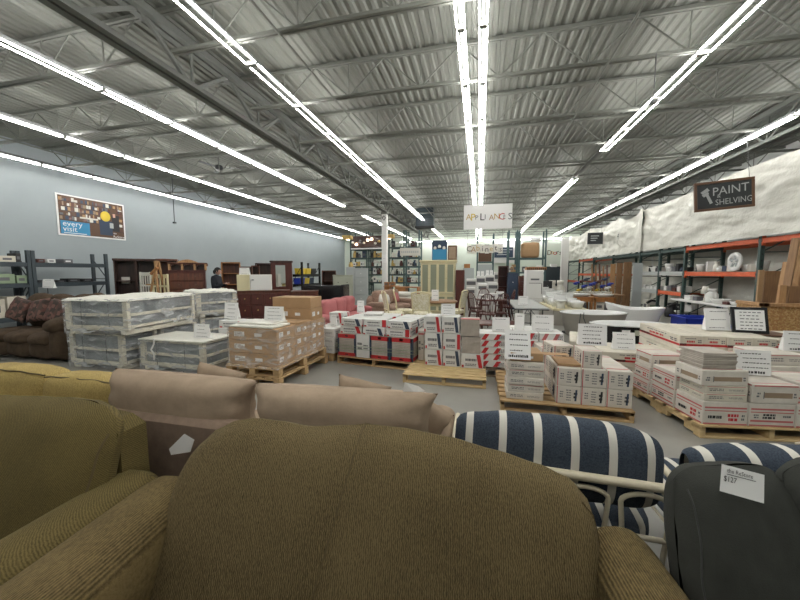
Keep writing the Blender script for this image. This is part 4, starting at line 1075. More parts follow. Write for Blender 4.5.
for i,(y,z,w,h,k) in enumerate(its):
    stuff_on(-11.6,y,z+.013,w,.32,h,k,'small_box','small box on the top shelf of the slate racks, %s from the left'%ordinal(i),'box','boxes on the slate racks',rz=pi/2,seed=i)
its=[(4.7,1.30,.34,.2,'carton'),(5.15,1.30,.42,.24,'carton3'),(5.65,1.30,.40,.24,'green'),(5.98,1.3,.2,.2,'green'),(6.5,1.30,.25,.07,'ink'),(6.8,1.30,.22,.06,'black'),(7.1,1.30,.3,.1,'black'),(7.45,1.30,.28,.09,'black')]
for i,(y,z,w,h,k) in enumerate(its):
    stuff_on(-11.6,y,z+.013,w,.32,h,k,'small_box','box on the middle shelf of the slate racks, %s from the left'%ordinal(i),'box','boxes on the slate racks',rz=pi/2,seed=i+3)
for i,y in enumerate((5.0,5.45,5.85)):
    stuff_on(-11.6,y,.463,.36,.3,.42+.05*i,'carton2','small_box','cream box on the lowest slate shelf, %s from the left'%ordinal(i),'box','boxes on the slate racks',rz=pi/2,seed=i)
# sign on a stick
sign(42,53,279,288,Y=6.0,label='paper sign on a thin stand in front of the slate racks',lines=2)
X,Z=gy(47,288,6.0); b=MB(); b.tube([(0,0,0),(0,0,Z)],.008,'dark_metal',6); b.lathe([(.14,0),(.14,.012),(.02,.02)],'dark_metal',(0,0,0),12); tag(b.build('sign_stand',None,(X,6.012,0)),'thin black stand holding the paper sign by the slate racks','stand')

# --- case goods helpers (front faces -Y, origin front left bottom)
def along(p0,rz,px):
    r=ray(px,290); c_,s_=cos(rz),sin(rz)
    return (p0[1]*r.x-p0[0]*r.y)/(c_*r.y-s_*r.x)
def on(e,dx,dy): 
    rz=e.rotation_euler.z; return (e.location.x+dx*cos(rz)-dy*sin(rz),e.location.y+dx*sin(rz)+dy*cos(rz))
def case(name,px0,px1,pytop,Y,depth,key,label,cat,z0=0,kind='drawers',rows=4,cols=1,top=None,rz=0,knob='gold',group=None,back=None,inner=None):
    X0,_=gy(px0,290,Y); X1,_=gy(px1,290,Y); _,H=gy((px0+px1)/2,pytop,Y); w=X1-X0; H=H-z0
    if px1<372:
        rz=.85*math.atan2(-X0,Y); w=along((X0,Y),rz,px1)
    e=empty(name,(X0,Y,z0),rz,label,cat,group)
    if kind=='drawers':
        b=MB(); b.box(0,w,.02,depth,0,H-.03,key,.006); b.box(-.015,w+.015,0,depth+.01,H-.03,H,top or key,.006); b.build('body',e)
        for r in range(rows):
            for c_ in range(cols):
                zz=.07+(H-.13)*r/rows; hh=(H-.13)/rows-.02; xx=.03+(w-.06)*c_/cols; ww=(w-.06)/cols-.02
                b=MB(); b.box(xx,xx+ww,-.012,.02,zz,zz+hh,{'cherry':'mahog','mahog':'cherry','walnut':'mahog'}.get(key,key),.006); dr=b.build('drawer',e)
                for kx in((xx+ww*.25,xx+ww*.75) if ww>.5 else (xx+ww*.5,)):
                    b=MB(); b.tube([(kx,-.035,zz+hh*.55),(kx,-.012,zz+hh*.55)],.018,knob,8); b.build('knob',dr)
    elif kind=='shelves':
        b=MB(); b.box(0,.03,0,depth,0,H,key,.004); b.box(w-.03,w,0,depth,0,H,key,.004); b.box(0,w,0,depth,H-.04,H,key,.004); b.box(0,w,depth-.012,depth,0,H,back or key); b.box(0,w,0,depth,0,.06,key,.004); b.build('body',e)
        for r in range(1,rows): 
            b=MB(); z=H*r/rows; b.box(.03,w-.03,.01,depth-.012,z-.012,z+.012,key,.002); b.build('shelf',e)
    elif kind=='hutch':
        b=MB(); b.box(0,w,depth-.02,depth,0,H,key,.004)
        for i in range(cols+1): x=w*i/cols; b.box(max(0,x-.03),min(w,x+.03),0,depth,0,H,key,.004)
        b.box(-.02,w+.02,-.02,depth,H-.07,H,key,.01); b.box(0,w,0,depth,0,.05,key,.004); b.build('body',e)
        for r in range(1,rows):
            for c_ in range(cols):
                b=MB(); z=H*r/rows; b.box(w*c_/cols+.031,w*(c_+1)/cols-.031,.02,depth-.02,z-.012,z+.012,key,.002); b.build('shelf',e)
    elif kind=='plain':
        b=MB(); b.box(0,w,0,depth,0,H,key,.012); b.build('body',e)
    return e,w,H
e,w,H=case('shelf_unit',115,158,258,7.45,.55,'walnut','big dark walnut wall unit with open bays against the blue wall','wall unit',kind='hutch',rows=3,cols=2)
b=MB(); b.box(-.02,w*.5,.40,.52,1.30,1.45,'paper',.005) if False else b.box(w*.12,w*.32,.30,.32,1.25,1.45,'off_white',.004); b.build('card',e)
e,w,H=case('shelf_unit',158,178,258.5,7.6,.5,'mahog','brown bookcase unit right of the dark walnut wall unit','wall unit',kind='hutch',rows=3,cols=1)
e,w,H=case('tall_dresser',169,206,270,6.9,.5,'cherry','dark cherry chest of drawers with four rows beside the man','chest of drawers',kind='drawers',rows=7,cols=1,knob='frame_wood')
# three-arch dresser mirror/hutch standing on it
hx=on(e,-.02,.2); hz=H; hr=e.rotation_euler.z; w=w+.04
e=empty('arched_hutch',(hx[0],hx[1],hz),hr,'low carved brown hutch with arched openings on the cherry chest','hutch')
b=MB(); H=.27
for x in(0,w*.33,w*.66,w-.04): b.box(x,x+.05,0,.18,0,H*.7,'pinewood',.006)
b.box(-.02,w+.03,-.02,.2,H*.62,H*.75,'mahog',.01)
for s0,s1 in((0,.33),(.33,.68),(.68,1)):
    for i in range(7):
        u=i/6; zz=H*.62-.04*(abs(2*u-1)**2); b.box(w*(s0+(s1-s0)*u*.9+.02),w*(s0+(s1-s0)*u*.9+.08),0.01,.16,zz-.02,H*.66,'mahog')
b.loft([[(w*(.2+.6*i/12),y,H*.74+.085*sin(pi*i/12)) for i in range(13)]+[(w*.8,y,H*.70),(w*.2,y,H*.70)] for y in(0,.08)],'pinewood',smooth=False); b.build('frame',e)
b=MB(); b.box(0,w,.175,.19,0,H*.7,'walnut'); b.build('back_panel',e)
# easel-like pine chair and ladder-back
X,_=gy(150,290,6.2)
e=empty('artist_easel',(X,6.2,0),0,'bare pine folding easel standing above the wrapped crates','easel')
for i,(xa,ya,xb,yb) in enumerate(((-.36,0,.14,.1),(.30,0,.08,.1),(.0,.55,.12,.15))):
    b=MB(); b.tube([(xa,ya,0),(xb,yb,1.86)],.026,'pinewood',4); b.build('leg',e)
b=MB(); b.tube([(-.22,.02,.9),(.22,.02,.9)],.02,'pinewood',4); b.tube([(-.16,.05,1.30),(.16,.05,1.30)],.02,'pinewood',4); b.tube([(-.03,.08,1.55),(.17,.08,1.70)],.04,'oak',4); b.build('crossbar',e)
def ladder_chair(px0,px1,pyt,Y,key,label,seat=.48,splats=3):
    X0,_=gy(px0,290,Y); X1,_=gy(px1,290,Y); _,H=gy((px0+px1)/2,pyt,Y); w=X1-X0
    e=empty('bar_chair',(X0,Y,0),0,label,'chair')
    for x in(.02,w-.02):
        b=MB(); b.box(x-.02,x+.02,.0,.04,0,H,key,.004); b.build('leg',e); b=MB(); b.box(x-.02,x+.02,.40,.44,0,seat,key,.004); b.build('leg',e)
    b=MB(); b.box(0,w,0,.44,seat,seat+.04,key,.01); b.build('seat',e)
    b=MB(); b.box(.03,w-.03,.005,.03,H-.1,H-.01,key,.006); b.box(.03,w-.03,.005,.03,seat+.28,seat+.33,key,.004)
    for i in range(splats): x=.06+(w-.12)*(i+.5)/splats; b.box(x-.015,x+.015,.008,.028,seat+.04,H-.1,key,.002)
    b.build('backrest',e); return e
ladder_chair(140,151,272,6.75,'off_white','white spindle-back bar chair partly behind the pine easel',.95)
ladder_chair(152,168,274,6.45,'cream','cream wooden bar chair right of the pine easel',.95)
# brass-handled low dresser, long, with cream cabinet on top
e,w,H=case('low_dresser',237,290,291.5,7.6,.55,'mahog','long dark brown dresser with many drawers behind the brown cartons','dresser',kind='drawers',rows=3,cols=4,knob='gold')
dres=e; DH=H; cp=on(e,-.0,.02); e=empty('white_cabinet',(cp[0],cp[1],H),dres.rotation_euler.z,'cream and white metal cabinet lying on the long brown dresser','cabinet')
rz_=dres.rotation_euler.z; wA=along(cp,rz_,250); wB=along(cp,rz_,272)-wA; hh=.44
b=MB(); b.box(0,wA,0,.5,0,hh,'cream',.008); b.box(wA,wA+wB,.0,.5,0,hh,'off_white',.008); b.build('body',e)
b=MB(); b.box(wA+.01,wA+wB-.01,-.012,0,.01,hh-.01,'white',.006); d_=b.build('door',e); b=MB(); b.box(wA+.05,wA+.11,-.025,-.012,hh*.65,hh*.70,'dark_metal',.003); b.build('handle',d_)
sign(239,249,269,276,Y=cp[1]+.2,label='paper sign on top of the cream metal cabinet',z0=DH+hh,lines=2)
case('bookcase',222,241,262,9.6,.32,'oak','honey brown open bookcase behind the man','bookcase',kind='shelves',rows=5,back='mahog')
case('bookcase',241,253,266.5,9.9,.32,'mahog','narrow brown bookcase right of the honey brown one','bookcase',kind='shelves',rows=5,back='walnut')
case('bookcase',252,260,265.5,10.3,.3,'mahog','slim brown bookcase between the narrow and the near-black one','bookcase',kind='shelves',rows=5,back='walnut')
case('bookcase',256,272,263,11.3,.32,'walnut','near-black open bookcase left of the mirror cabinet','bookcase',kind='shelves',rows=4)
e2,w2,H2=case('low_dresser',291,318,291.5,8.3,.55,'mahog','second brown dresser right of the long one, under the mirror cabinet','dresser',kind='drawers',rows=3,cols=2,knob='black')
# mirror cabinet standing on the second dresser
X0,_=gy(271.5,290,9.3); rz_=.5; w=along((X0,9.3),rz_,292.5); zt=gy(280,260.5,9.3)[1]
e=empty('dresser_mirror',(X0,9.3,0),rz_,'tall dark red mirror cabinet beside the cream metal cabinet','mirror'); b=MB()
b.box(0,w,0,.3,0,zt-.06,'cherry',.01); b.box(-.03,w+.03,-.03,.32,zt-.06,zt,'walnut',.012); b.build('frame',e)
b=MB(); b.box(w*.22,w*.68,-.012,0,1.12,zt-.14,'mirror',.003); b.build('mirror',e)
# metal shelf with yellow and blue bins
e=shelf_rack('shelving_rack',-6.95,-7.5,12.0,13.5,(.4,1.1,1.5),2.0,'black_lacq','black_lacq','black metal rack with yellow and blue bins left of the black bench',None,('black_lacq',)*3)
for i,(y,z,k) in enumerate(((12.2,1.112,'blue'),(12.6,1.112,'yellow'),(13.0,1.112,'navy'),(12.3,1.512,'yellow'),(12.75,1.512,'yellow'),(13.2,1.512,'black'),(12.4,.412,'blue'),(13.0,.412,'yellow'))):
    b=MB(); b.loft([[(x*q,y_*q,z_) for x,y_ in((-.2,-.15),(.2,-.15),(.2,.15),(-.2,.15))] for q,z_ in((.85,0),(1,.24),(.94,.24),(.8,.02))],k,smooth=False)
    tag(b.build('storage_bin',None,(-7.2,y,z),pi/2),'%s plastic bin on the black metal rack, %s listed from the left'%({'blue':'blue','yellow':'yellow','navy':'dark blue','black':'black'}[k],ordinal(i)),'bin','bins on the black rack')
# black lacquer bench/headboard
X0,_=gy(303,292,9.2); X1,_=gy(343,292,9.2); zt=gy(340,285.5,9.2)[1]
e=empty('black_console',(X0,9.2,0),radians(4),'long black lacquered console behind the pink sofa','console'); w=X1-X0
b=MB(); b.box(0,w,0,.10,.02,zt,'black_lacq',.02); b.box(0,.08,-.05,.5,0,zt-.3,'black_lacq',.01); b.box(w-.08,w,-.05,.5,0,zt+.02,'black_lacq',.01); b.build('frame',e)
b=MB(); b.box(.08,w-.08,.0,.48,.45,.52,'black_lacq',.01); b.build('shelf',e)
# brown cabinets and file cabinets behind
case('cabinet',322,336,270.5,11.6,.5,'mahog','brown wooden cabinet left of the sage file cabinet','cabinet',kind='shelves',rows=4)
e,w,H=case('file_cabinet',333,353,275,11.2,.6,'file_green','sage green lateral file cabinet behind the pink sofa','file cabinet',kind='drawers',rows=3,knob='dark_metal')
e,w,H=case('file_cabinet',346.5,355,267,13.4,.6,'file_grey','narrow grey metal cabinet between the two file cabinets','file cabinet',kind='plain')
e,w,H=case('file_cabinet',354.5,368,268,12.15,.6,'file_grey','tall grey file cabinet with five drawers left of the white column','file cabinet',kind='drawers',rows=5,knob='white')
stuff_on(gy(351,270,13.6)[0],13.6,gy(350,267,13.4)[1],.2,.2,.22,'gold','jar','copper-coloured vase on the narrow grey cabinet','vase',None,'jar')

# --- sofas in the middle distance
def simple_sofa(loc,w,rz,key,label,n=3,seat=.44,back=.90,d=.9,armh=.62,piping=None,pill=()):
    e=empty('sofa',loc,rz,label,'sofa')
    b=MB(); b.box(.0,w,.02,d-.02,.06,.28,key,.03); b.build('base_frame',e)
    for x0 in(0,w-.24):
        b=MB(); b.soft((x0+.12,d*.48,armh*.5+.02),(.12,d*.46,armh*.5-.02),key,e=5,n=6,bulge=.04); b.soft((x0+.12,d*.42,armh-.08),(.145,d*.43,.09),key,e=3,n=6); b.build('arm',e)
    b=MB(); b.soft((w/2,d-.12,.48),(w/2-.1,.12,.36),key,e=6,n=6); b.build('back_frame',e)
    cw=(w-.48)/n
    for i in range(n):
        x=.24+cw*(i+.5)
        b=MB(); b.soft((x,d*.40,seat-.07),(cw/2,d*.38,.10),key,e=5,n=7,bulge=.1,wr=.006,seed=i); b.build('seat_cushion',e)
        b=MB(); b.soft((x,d-.27,seat+(back-seat)/2+.02),(cw/2,.13,(back-seat)/2),key,e=7,n=7,bulge=.05,wr=.012,seed=i+5); b.build('back_cushion',e)
    return e
# pink sofa: faces right
simple_sofa((-3.02,6.80,0),2.35,radians(90),'pinkcloth','dusty pink tufted sofa with a loose back in the middle of the store',3,.46,.90,.85,.62)
simple_sofa((-2.80,9.95,0),2.1,radians(78),'tan','tan patterned sofa with loose cushions behind the pink one',3,.46,.95,.9,.62)
for i,(px,py,Y,k,l) in enumerate(((366,296,10.9,'shade','white pillow on the near end of the tan sofa'),(371,298,11.2,'shade','second white pillow tilted on the tan sofa'),(381,295,12.3,'pinkcloth','pink pillow on the far end of the tan sofa'))):
    t_=radians(78); lx=[.5,.85,1.6][i]; X=-2.80+lx*cos(t_)-.50*sin(t_); Y=9.95+lx*sin(t_)+.50*cos(t_); o=pillow(None,'throw_pillow',(0,0,0),.2,.17,.07,k,0,radians(-20),i,n=10,ry=.3); o.location=(X,Y,.70); o.rotation_euler.z=t_; tag(o,l,'pillow')
for i in range(3):
    X,_=gy(400,300,12.55); b=MB(); b.soft((0,0,.09),(.45-.02*i,.32,.09),'shade',e=5,n=6,bulge=.08,wr=.01,seed=i); tag(b.build('white_cushion',None,(X,12.58,.28+.185*i),.1*i),'white folded bedding in a pile behind the cream chairs, %s from bottom'%ordinal(i),'bedding','white bedding pile')
X,_=gy(400,300,12.55); b=MB(); b.box(-.5,.5,-.36,.36,0,.28,'white',.02); tag(b.build('low_bench',None,(X,12.58,0)),'low white bench under the white bedding pile','bench')
# oak desks
for i,(p0,p1,pt,Y,l) in enumerate(((384,396,286,13.6,'honey oak side table by the white column'),(396,418,287,13.0,'honey oak desk left of the cream china cabinet'))):
    X0,_=gy(p0,290,Y); X1,_=gy(p1,290,Y); zt=gy(p0,pt,Y)[1]; w=X1-X0
    e=empty('oak_desk',(X0,Y,0),0,l,'desk'); b=MB(); b.box(-.02,w+.02,-.02,.62,zt-.03,zt,'oak',.006); b.build('desk_top',e)
    b=MB(); b.box(0,w*.42,.02,.58,.08,zt-.03,'oak',.004); b.build('drawer_unit',e); b=MB(); b.box(w-.05,w,.02,.58,0,zt-.03,'oak',.004); b.build('side_panel',e)
    b=MB(); b.box(0,.05,.02,.07,0,.08,'oak'); b.box(w*.42-.05,w*.42,.5,.55,0,.08,'oak'); b.build('foot',e)
for i,(px,Y,l) in enumerate(((387,13.9,'small oak box on the oak side table, left one'),(393,13.9,'small oak box on the oak side table, right one'))):
    stuff_on(gy(px,288,Y)[0],Y,gy(384,286,13.6)[1],.2,.2,.16,'oak','wooden_box',l,'box','oak boxes on the side table')
# cream china cabinet
Y=12.6; X0,_=gy(420.5,290,Y); X1,_=gy(455,290,Y); w=X1-X0; H=gy(437,260,Y)[1]
e=empty('china_cabinet',(X0,Y,0),0,'tall cream china cabinet with four glass doors','cabinet')
b=MB(); b.box(0,w,.03,.42,.0,H*.36,'cream',.008); b.box(0,.04,.03,.40,H*.36,H-.06,'cream',.004); b.box(w-.04,w,.03,.40,H*.36,H-.06,'cream',.004); b.box(0,w,.38,.40,H*.36,H-.06,'cream'); b.box(-.05,w+.05,-.03,.44,H-.07,H,'cream',.02); b.box(-.03,w+.03,0,.43,H-.12,H-.07,'cream',.008)
b.box(-.02,w+.02,0,.44,H*.35,H*.38,'cream',.006); b.build('body',e)
for z in(.55,.75): b=MB(); b.box(.04,w-.04,.06,.38,H*z-.01,H*z+.01,'cream'); b.build('shelf',e)
for i in range(4):
    x=.02+(w-.04)*i/4; ww=(w-.04)/4-.008
    for z0,z1 in((.08,H*.34),(H*.39,H-.13)):
        b=MB(); t=.045
        b.box(x,x+t,0,.03,z0,z1,'cream',.004); b.box(x+ww-t,x+ww,0,.03,z0,z1,'cream',.004); b.box(x+t,x+ww-t,0,.03,z0,z0+t,'cream',.004); b.box(x+t,x+ww-t,0,.03,z1-t,z1,'cream',.004); dr=b.build('door',e)
        b=MB(); b.box(x+t,x+ww-t,.012,.016,z0+t,z1-t,'glass' ); b.build('glass_pane',dr)
        b=MB(); b.tube([(x+ww-.02 if i%2==0 else x+.02,-.015,(z0+z1)/2),(x+ww-.02 if i%2==0 else x+.02,0,(z0+z1)/2)],.012,'gold',6); b.build('knob',dr)
# flat picture on top: plain stand-in
Yp=12.75; X0p,_=gy(432,250,Yp); X1p,_=gy(447,250,Yp); hp=gy(440,240.5,Yp)[1]-H
b=MB(); wp=X1p-X0p; b.box(0,wp,0,.02,0,hp,'navy',.004); b.box(.02,wp-.02,-.001,0,.02,hp*.55,'light_blue')
for i in range(3): b.lathe([(.0,0),(.05,.01),(.06,.05),(.04,.1),(0,.12)],'shade',(wp*(.2+.3*i),-.0,hp*(.55+.08*(i==1))),8,1,.05)
tag(b.build('framed_picture',None,(X0p,Yp,H+.0)),'blue and dark framed picture standing on the cream china cabinet','picture')
b=MB(); b.box(0,.34,0,.25,0,.55,'frame_wood',.01); b.box(.04,.30,-.002,0,.05,.5,'kraft_dark'); tag(b.build('brown_box',None,(X1p+.03,Yp,H)),'brown wooden case beside the picture on the china cabinet','case')
e,w,H=case('tall_cabinet',455.5,464,270,12.4,.5,'cherry','narrow dark cabinet immediately right of the cream china cabinet','cabinet',kind='plain')
# cream dining set
def cane_chair(loc,rz,label):
    e=empty('dining_chair',loc,rz,label,'chair','cream dining chairs')
    for s_ in(-1,1):
        b=MB(); b.tube([(s_*.21,.20,0),(s_*.22,.19,.44),(s_*.22,.21,.7),(s_*.24,.29,1.04)],[.02,.024,.022,.018],'cream',6); b.build('leg',e)
        b=MB(); b.tube([(s_*.22,-.22,0),(s_*.23,-.22,.42)],[.016,.026],'cream',6); b.build('leg',e)
    b=MB(); b.box(-.25,.25,-.25,.22,.40,.45,'cream',.012); b.build('seat_frame',e)
    b=MB(); b.soft((0,-.02,.475),(.24,.23,.045),'cream_seat',e=4,n=6,bulge=.1); b.build('seat',e)
    b=MB(); b.tube([(-.24,.28,1.03),(-.12,.29,1.07),(.12,.29,1.07),(.24,.28,1.03)],.024,'cream',6); b.tube([(-.22,.22,.58),(.22,.22,.58)],.018,'cream',6)
    b.loft([[(x,y-.008,z) for x,y,z in((-.2,.22,.6),(.2,.22,.6),(.22,.28,1.02),(-.22,.28,1.02))],[(x,y+.008,z) for x,y,z in((-.2,.22,.6),(.2,.22,.6),(.22,.28,1.02),(-.22,.28,1.02))]],'cream_seat',smooth=False); b.build('backrest',e)
    return e
X,_=gy(437,305,9.9); 
e=empty('dining_table',(X,9.85,0),0,'round cream dining table with a brown top in front of the china cabinet','table')
b=MB(); b.lathe([(.0,.71),(.60,.71),(.62,.735),(.60,.75),(0,.75)],'ply',(0,0,0),28); b.build('tabletop',e)
b=MB(); b.lathe([(.50,.62),(.52,.71),(.48,.71),(.46,.62)],'cream',(0,0,0),24); b.build('apron',e)
for k in range(4):
    an=pi/4+k*pi/2; b=MB(); b.tube([(.40*cos(an),.40*sin(an),0),(.42*cos(an),.42*sin(an),.35),(.40*cos(an),.40*sin(an),.70)],[.02,.03,.04],'cream',8); b.build('leg',e)
ch0=cane_chair((gy(422.5,300,8.9)[0],8.85,0),pi,'cream cane-back dining chair seen from behind, nearest the camera')
dup(ch0,(gy(403,300,9.4)[0]+.0,9.45,0),pi*.5+.25,'cream dining chair turned sideways at the left of the round table')
dup(ch0,(gy(396,300,9.0)[0],8.75,0),pi*.5+.5,'cream dining chair furthest left of the round table')
dup(ch0,(gy(455,300,9.5)[0],9.75,0),-pi*.5-.3,'cream dining chair at the right of the round table')
for c_ in kids(bpy.data.objects['dining_chair']): pass
sign(431.5,438.5,290,301,Y=9.7,label='paper sign standing on the round cream table',z0=.752,lines=3)

# --- windsor dining set
def windsor(loc,rz,label):
    e=empty('windsor_chair',loc,rz,label,'chair','dark windsor chairs')
    for sx,sy in((-1,-1),(1,-1),(-1,1),(1,1)):
        b=MB(); b.tube([(sx*.22,sy*.21,0),(sx*.19,sy*.18,.2),(sx*.15,sy*.14,.44)],[.013,.021,.015],'cherry',6); b.build('leg',e)
    b=MB(); b.tube([(-.19,-.18,.2),(-.19,.18,.2)],.011,'cherry',6); b.tube([(.19,-.18,.2),(.19,.18,.2)],.011,'cherry',6); b.tube([(-.19,0,.2),(.19,0,.2)],.011,'cherry',6); b.build('stretcher',e)
    b=MB(); b.lathe([(0,.43),(.21,.435),(.235,.455),(.21,.475),(0,.465)],'cherry',(0,0,0),18,1,.95); b.build('seat',e)
    b=MB(); b.tube([(.21*cos(pi*i/14)*1.05,.17+.10*sin(pi*i/14)*1.0,.46+.56*sin(pi*i/14)**.6) for i in range(15)],.014,'cherry',6); b.build('back_bow',e)
    for i in range(7):
        x=-.15+.05*i; b=MB(); b.tube([(x*.8,.18,.46),(x,.26,.46+.54*max(.3,1-(x/.22)**2)**.35)],.008,'cherry',5); b.build('spindle',e)
    return e
w0=windsor((gy(487,310,9.5)[0],9.3,0),pi,'dark windsor chair seen from behind, nearest the camera of the dark set')
for i,(px,Y,rz,l) in enumerate(((478,9.9,pi*.7,'dark windsor chair at the left front of the dark dining set'),(499,9.6,pi*1.15,'dark windsor chair right of the nearest one'),(475,10.9,pi*.5,'dark windsor chair on the left side of the white-laid table'),(506,11.35,-pi*.6,'dark windsor chair beside the far end of the folding table'),(484,11.9,0,'dark windsor chair on the far side of the dark set, left'),(502,11.8,.2,'dark windsor chair on the far side of the dark set, right'))):
    dup(w0,(gy(px,300,Y)[0],Y,0),rz,l)
X,_=gy(491,300,10.9); e=empty('dining_table',(X,10.9,0),0,'dark oval dining table ringed by windsor chairs','table')
b=MB(); b.lathe([(0,.71),(.5,.71),(.52,.73),(.5,.75),(0,.75)],'cherry',(0,0,0),24,.95,1.15); b.build('tabletop',e)
for sx in(-1,1):
    for sy in(-1,1): b=MB(); b.tube([(sx*.32,sy*.4,0),(sx*.30,sy*.38,.71)],.03,'cherry',8); b.build('leg',e)
for i,(dx,dy,l) in enumerate(((-.25,-.1,'white folded box on the dark oval table, left'),(.05,-.2,'white box on the dark oval table, middle'),(.28,.1,'white box on the dark oval table, right'))):
    stuff_on(X+dx,10.9+dy,.752,.22,.18,.14+.04*i,'white','white_box',l,'box','boxes on the oval table')
# low table with boards in the aisle
X,_=gy(497,325,8.0)
e=empty('coffee_table',(X-.42,7.8,0),0,'low reddish wooden coffee table in the aisle behind the chevron cartons','table')
b=MB(); b.box(0,.85,0,.75,.36,.40,'mahog',.01); b.build('tabletop',e)
b=MB(); b.box(.06,.79,.1,.65,.401,.404,'cherry'); b.build('inlay',e)
for x in(.04,.75):
    for y in(.04,.65): b=MB(); b.box(x,x+.06,y,y+.06,0,.36,'walnut',.006); b.build('leg',e)
for i in range(3):
    b=MB(); b.box(-.015,.015,0,.7,0,.38,'pinewood' if i!=1 else 'ply',.003); o=b.build('wooden_board',None,(X-.50-.05*i,7.78,.0)); o.rotation_euler.y=radians(-6); tag(o,'board leaning at the left of the low reddish table, %s from it'%ordinal(i),'board','boards by the coffee table')
# folding table
e=empty('folding_table',(.84,8.3,0),0,'long grey folding table standing in the aisle','table')
b=MB(); b.box(0,.76,0,2.4,.71,.75,'tabletop',.015); b.build('tabletop',e)
b=MB(); b.box(.0,.76,0,2.4,.695,.712,'dark_metal',.005); b.build('edge_frame',e)
for y in(.25,2.15):
    b=MB(); b.tube([(.10,y,.70),(.10,y,.02),(.10,y,.015)],.013,'dark_metal',6); b.tube([(.66,y,.70),(.66,y,.0)],.013,'dark_metal',6); b.tube([(.10,y,.35),(.66,y,.35)],.011,'dark_metal',6); b.tube([(.10,y,.35),(.38,y+.3 if y<1 else y-.3,.70)],.008,'dark_metal',6); b.tube([(.66,y,.35),(.38,y+.3 if y<1 else y-.3,.70)],.008,'dark_metal',6); b.build('leg_frame',e)
sign(518.5,528.5,294,303,Y=8.95,label='folded paper sign on the grey folding table',z0=.752,lines=2)
# far appliances and cabinets around the aisle
e,w,H=case('refrigerator',526,543,270,13.0,.7,'white','tall white refrigerator behind the grey folding table','refrigerator',kind='plain')
b=MB(); b.box(.01,w-.01,-.04,0,.62,H-.02,'white',.01); d_=b.build('door',e); b=MB(); b.tube([(w-.06,-.07,.8),(w-.06,-.07,1.2)],.012,'fixture',6); b.build('handle',d_)
b=MB(); b.box(.01,w-.01,-.04,0,.06,.60,'white',.01); d_=b.build('door',e)
b=MB(); b.poly([(w*.25,-.0425,1.30),(w*.75,-.0425,1.30),(w*.75,-.0425,1.36),(w*.25,-.0425,1.36)],'ink'); b.poly([(w*.15,-.0425,1.18),(w*.85,-.0425,1.18),(w*.85,-.0425,1.2),(w*.15,-.0425,1.2)],'ink'); b.build('printed_note',e)
b=MB(); b.box(0,.7,0,.5,0,.11,'oak',.02)
for i in range(10): b.box(.02+.068*i,.07+.068*i,-.01,.0,-.0,.09,'frame_wood')
X,_=gy(526,290,13.0); tag(b.build('wicker_tray',None,(X,13.05,H)),'brown wicker tray on top of the white refrigerator','tray')
k=0
for (p0,p1,pt,Y) in ((476,485,276,16.0),(485,494,275,16.2),(494,499,272,16.0),(478,487,284,14.0),(488,498,283,14.2),(466,476,279,14.6),(466,475,288,13.2)):
    e,w,H=case('stove',p0,p1,pt,Y,.6,'white','white kitchen appliance beyond the windsor chairs, %s in the cluster'%ordinal(k),'appliance',kind='plain',group='white appliances beyond the chairs'); k+=1
    b=MB(); b.box(.04,w-.04,-.02,0,.15,H*.62,'white',.006); d_=b.build('door',e); b=MB(); b.tube([(.08,-.045,H*.58),(w-.08,-.045,H*.58)],.01,'dark_metal',6); b.build('handle',d_)
    b=MB(); b.box(.02,w-.02,-.005,0,H*.8,H*.92,'ink'); b.build('control_panel',e)
    for q in range(2): sign(p0+1+q*4,p0+4+q*4,pt-5,pt-.2,Y=Y+.2,label='paper sign on the %s white appliance beyond the chairs, %s'%(ordinal(k-1),['left','right'][q]),z0=H,lines=1) if k<3 else None
e,w,H=case('red_chair',498,508,266,15.4,.5,'cherry','dark red tall cabinet beyond the chairs','cabinet',kind='shelves',rows=4)
e,w,H=case('blue_cooler',508,518,273,14.8,.6,'navy','dark blue cooler unit beyond the chairs','cooler',kind='drawers',rows=2,knob='white')
# ============================================================ RIGHT SIDE, SIGNS, BACK OF STORE
# --- column under the left girder
cy=ray(385,280).y/ray(385,280).x*GX[0]
e=empty('column',(GX[0],cy,0),0,'white square steel column standing in the middle of the store','column')
b=MB(); b.box(-.125,.125,-.125,.125,0,4.38,'white',.01); b.box(-.2,.2,-.2,.2,0,.02,'white'); b.build('shaft',e)
b=MB(); b.box(-.16,.16,-.16,.16,4.38,4.50,'girder',.01); b.tube([(-.1,-.13,4.2),(0,-.16,4.3),(.08,-.15,4.2),(0,-.14,4.08),(-.1,-.13,4.2)],.02,'dark_metal',6); b.build('cap_bracket',e)
b=MB(); b.box(-.12,.12,-.14,-.125,2.05,2.45,'paper',.003); b.lathe([(0,0),(.05,.002),(.04,.008),(0,.01)],'navy',(0,-.14,2.25),10); b.build('small_notice',e)

# --- tall pallet racks at right
RX,RX2=6.45,7.45
ups=[3.9,6.75,9.65,12.6,14.15,15.7,18.6,21.5,24.4,27.2]
beams={ (9.65,12.6):[(1.6,'rack_orange'),(2.4,'rack_orange')], (12.6,14.15):[(.92,'rack_orange'),(1.6,'rack_grey'),(2.4,'rack_green')], (14.15,15.7):[(.92,'rack_grey'),(1.6,'rack_grey'),(2.4,'rack_green')],
 (3.9,6.75):[(2.4,'rack_orange')],(6.75,9.65):[(2.4,'rack_orange')],(15.7,18.6):[(2.4,'rack_green')],(18.6,21.5):[(1.5,'rack_orange'),(2.4,'rack_green')],(21.5,24.4):[(1.5,'rack_orange'),(2.4,'rack_orange')],(24.4,27.2):[(1.0,'rack_orange'),(2.4,'rack_green')]}
place=['at the far right, out beside the camera','carrying the leaning lumber','right of the white folding table shelf','left of the wide orange shelf','between the two narrow shelf bays','at the left end of the narrow shelf bays','behind the brown leaning boards','above the flower display','near the back of the store','last before the back wall']
fr0=None
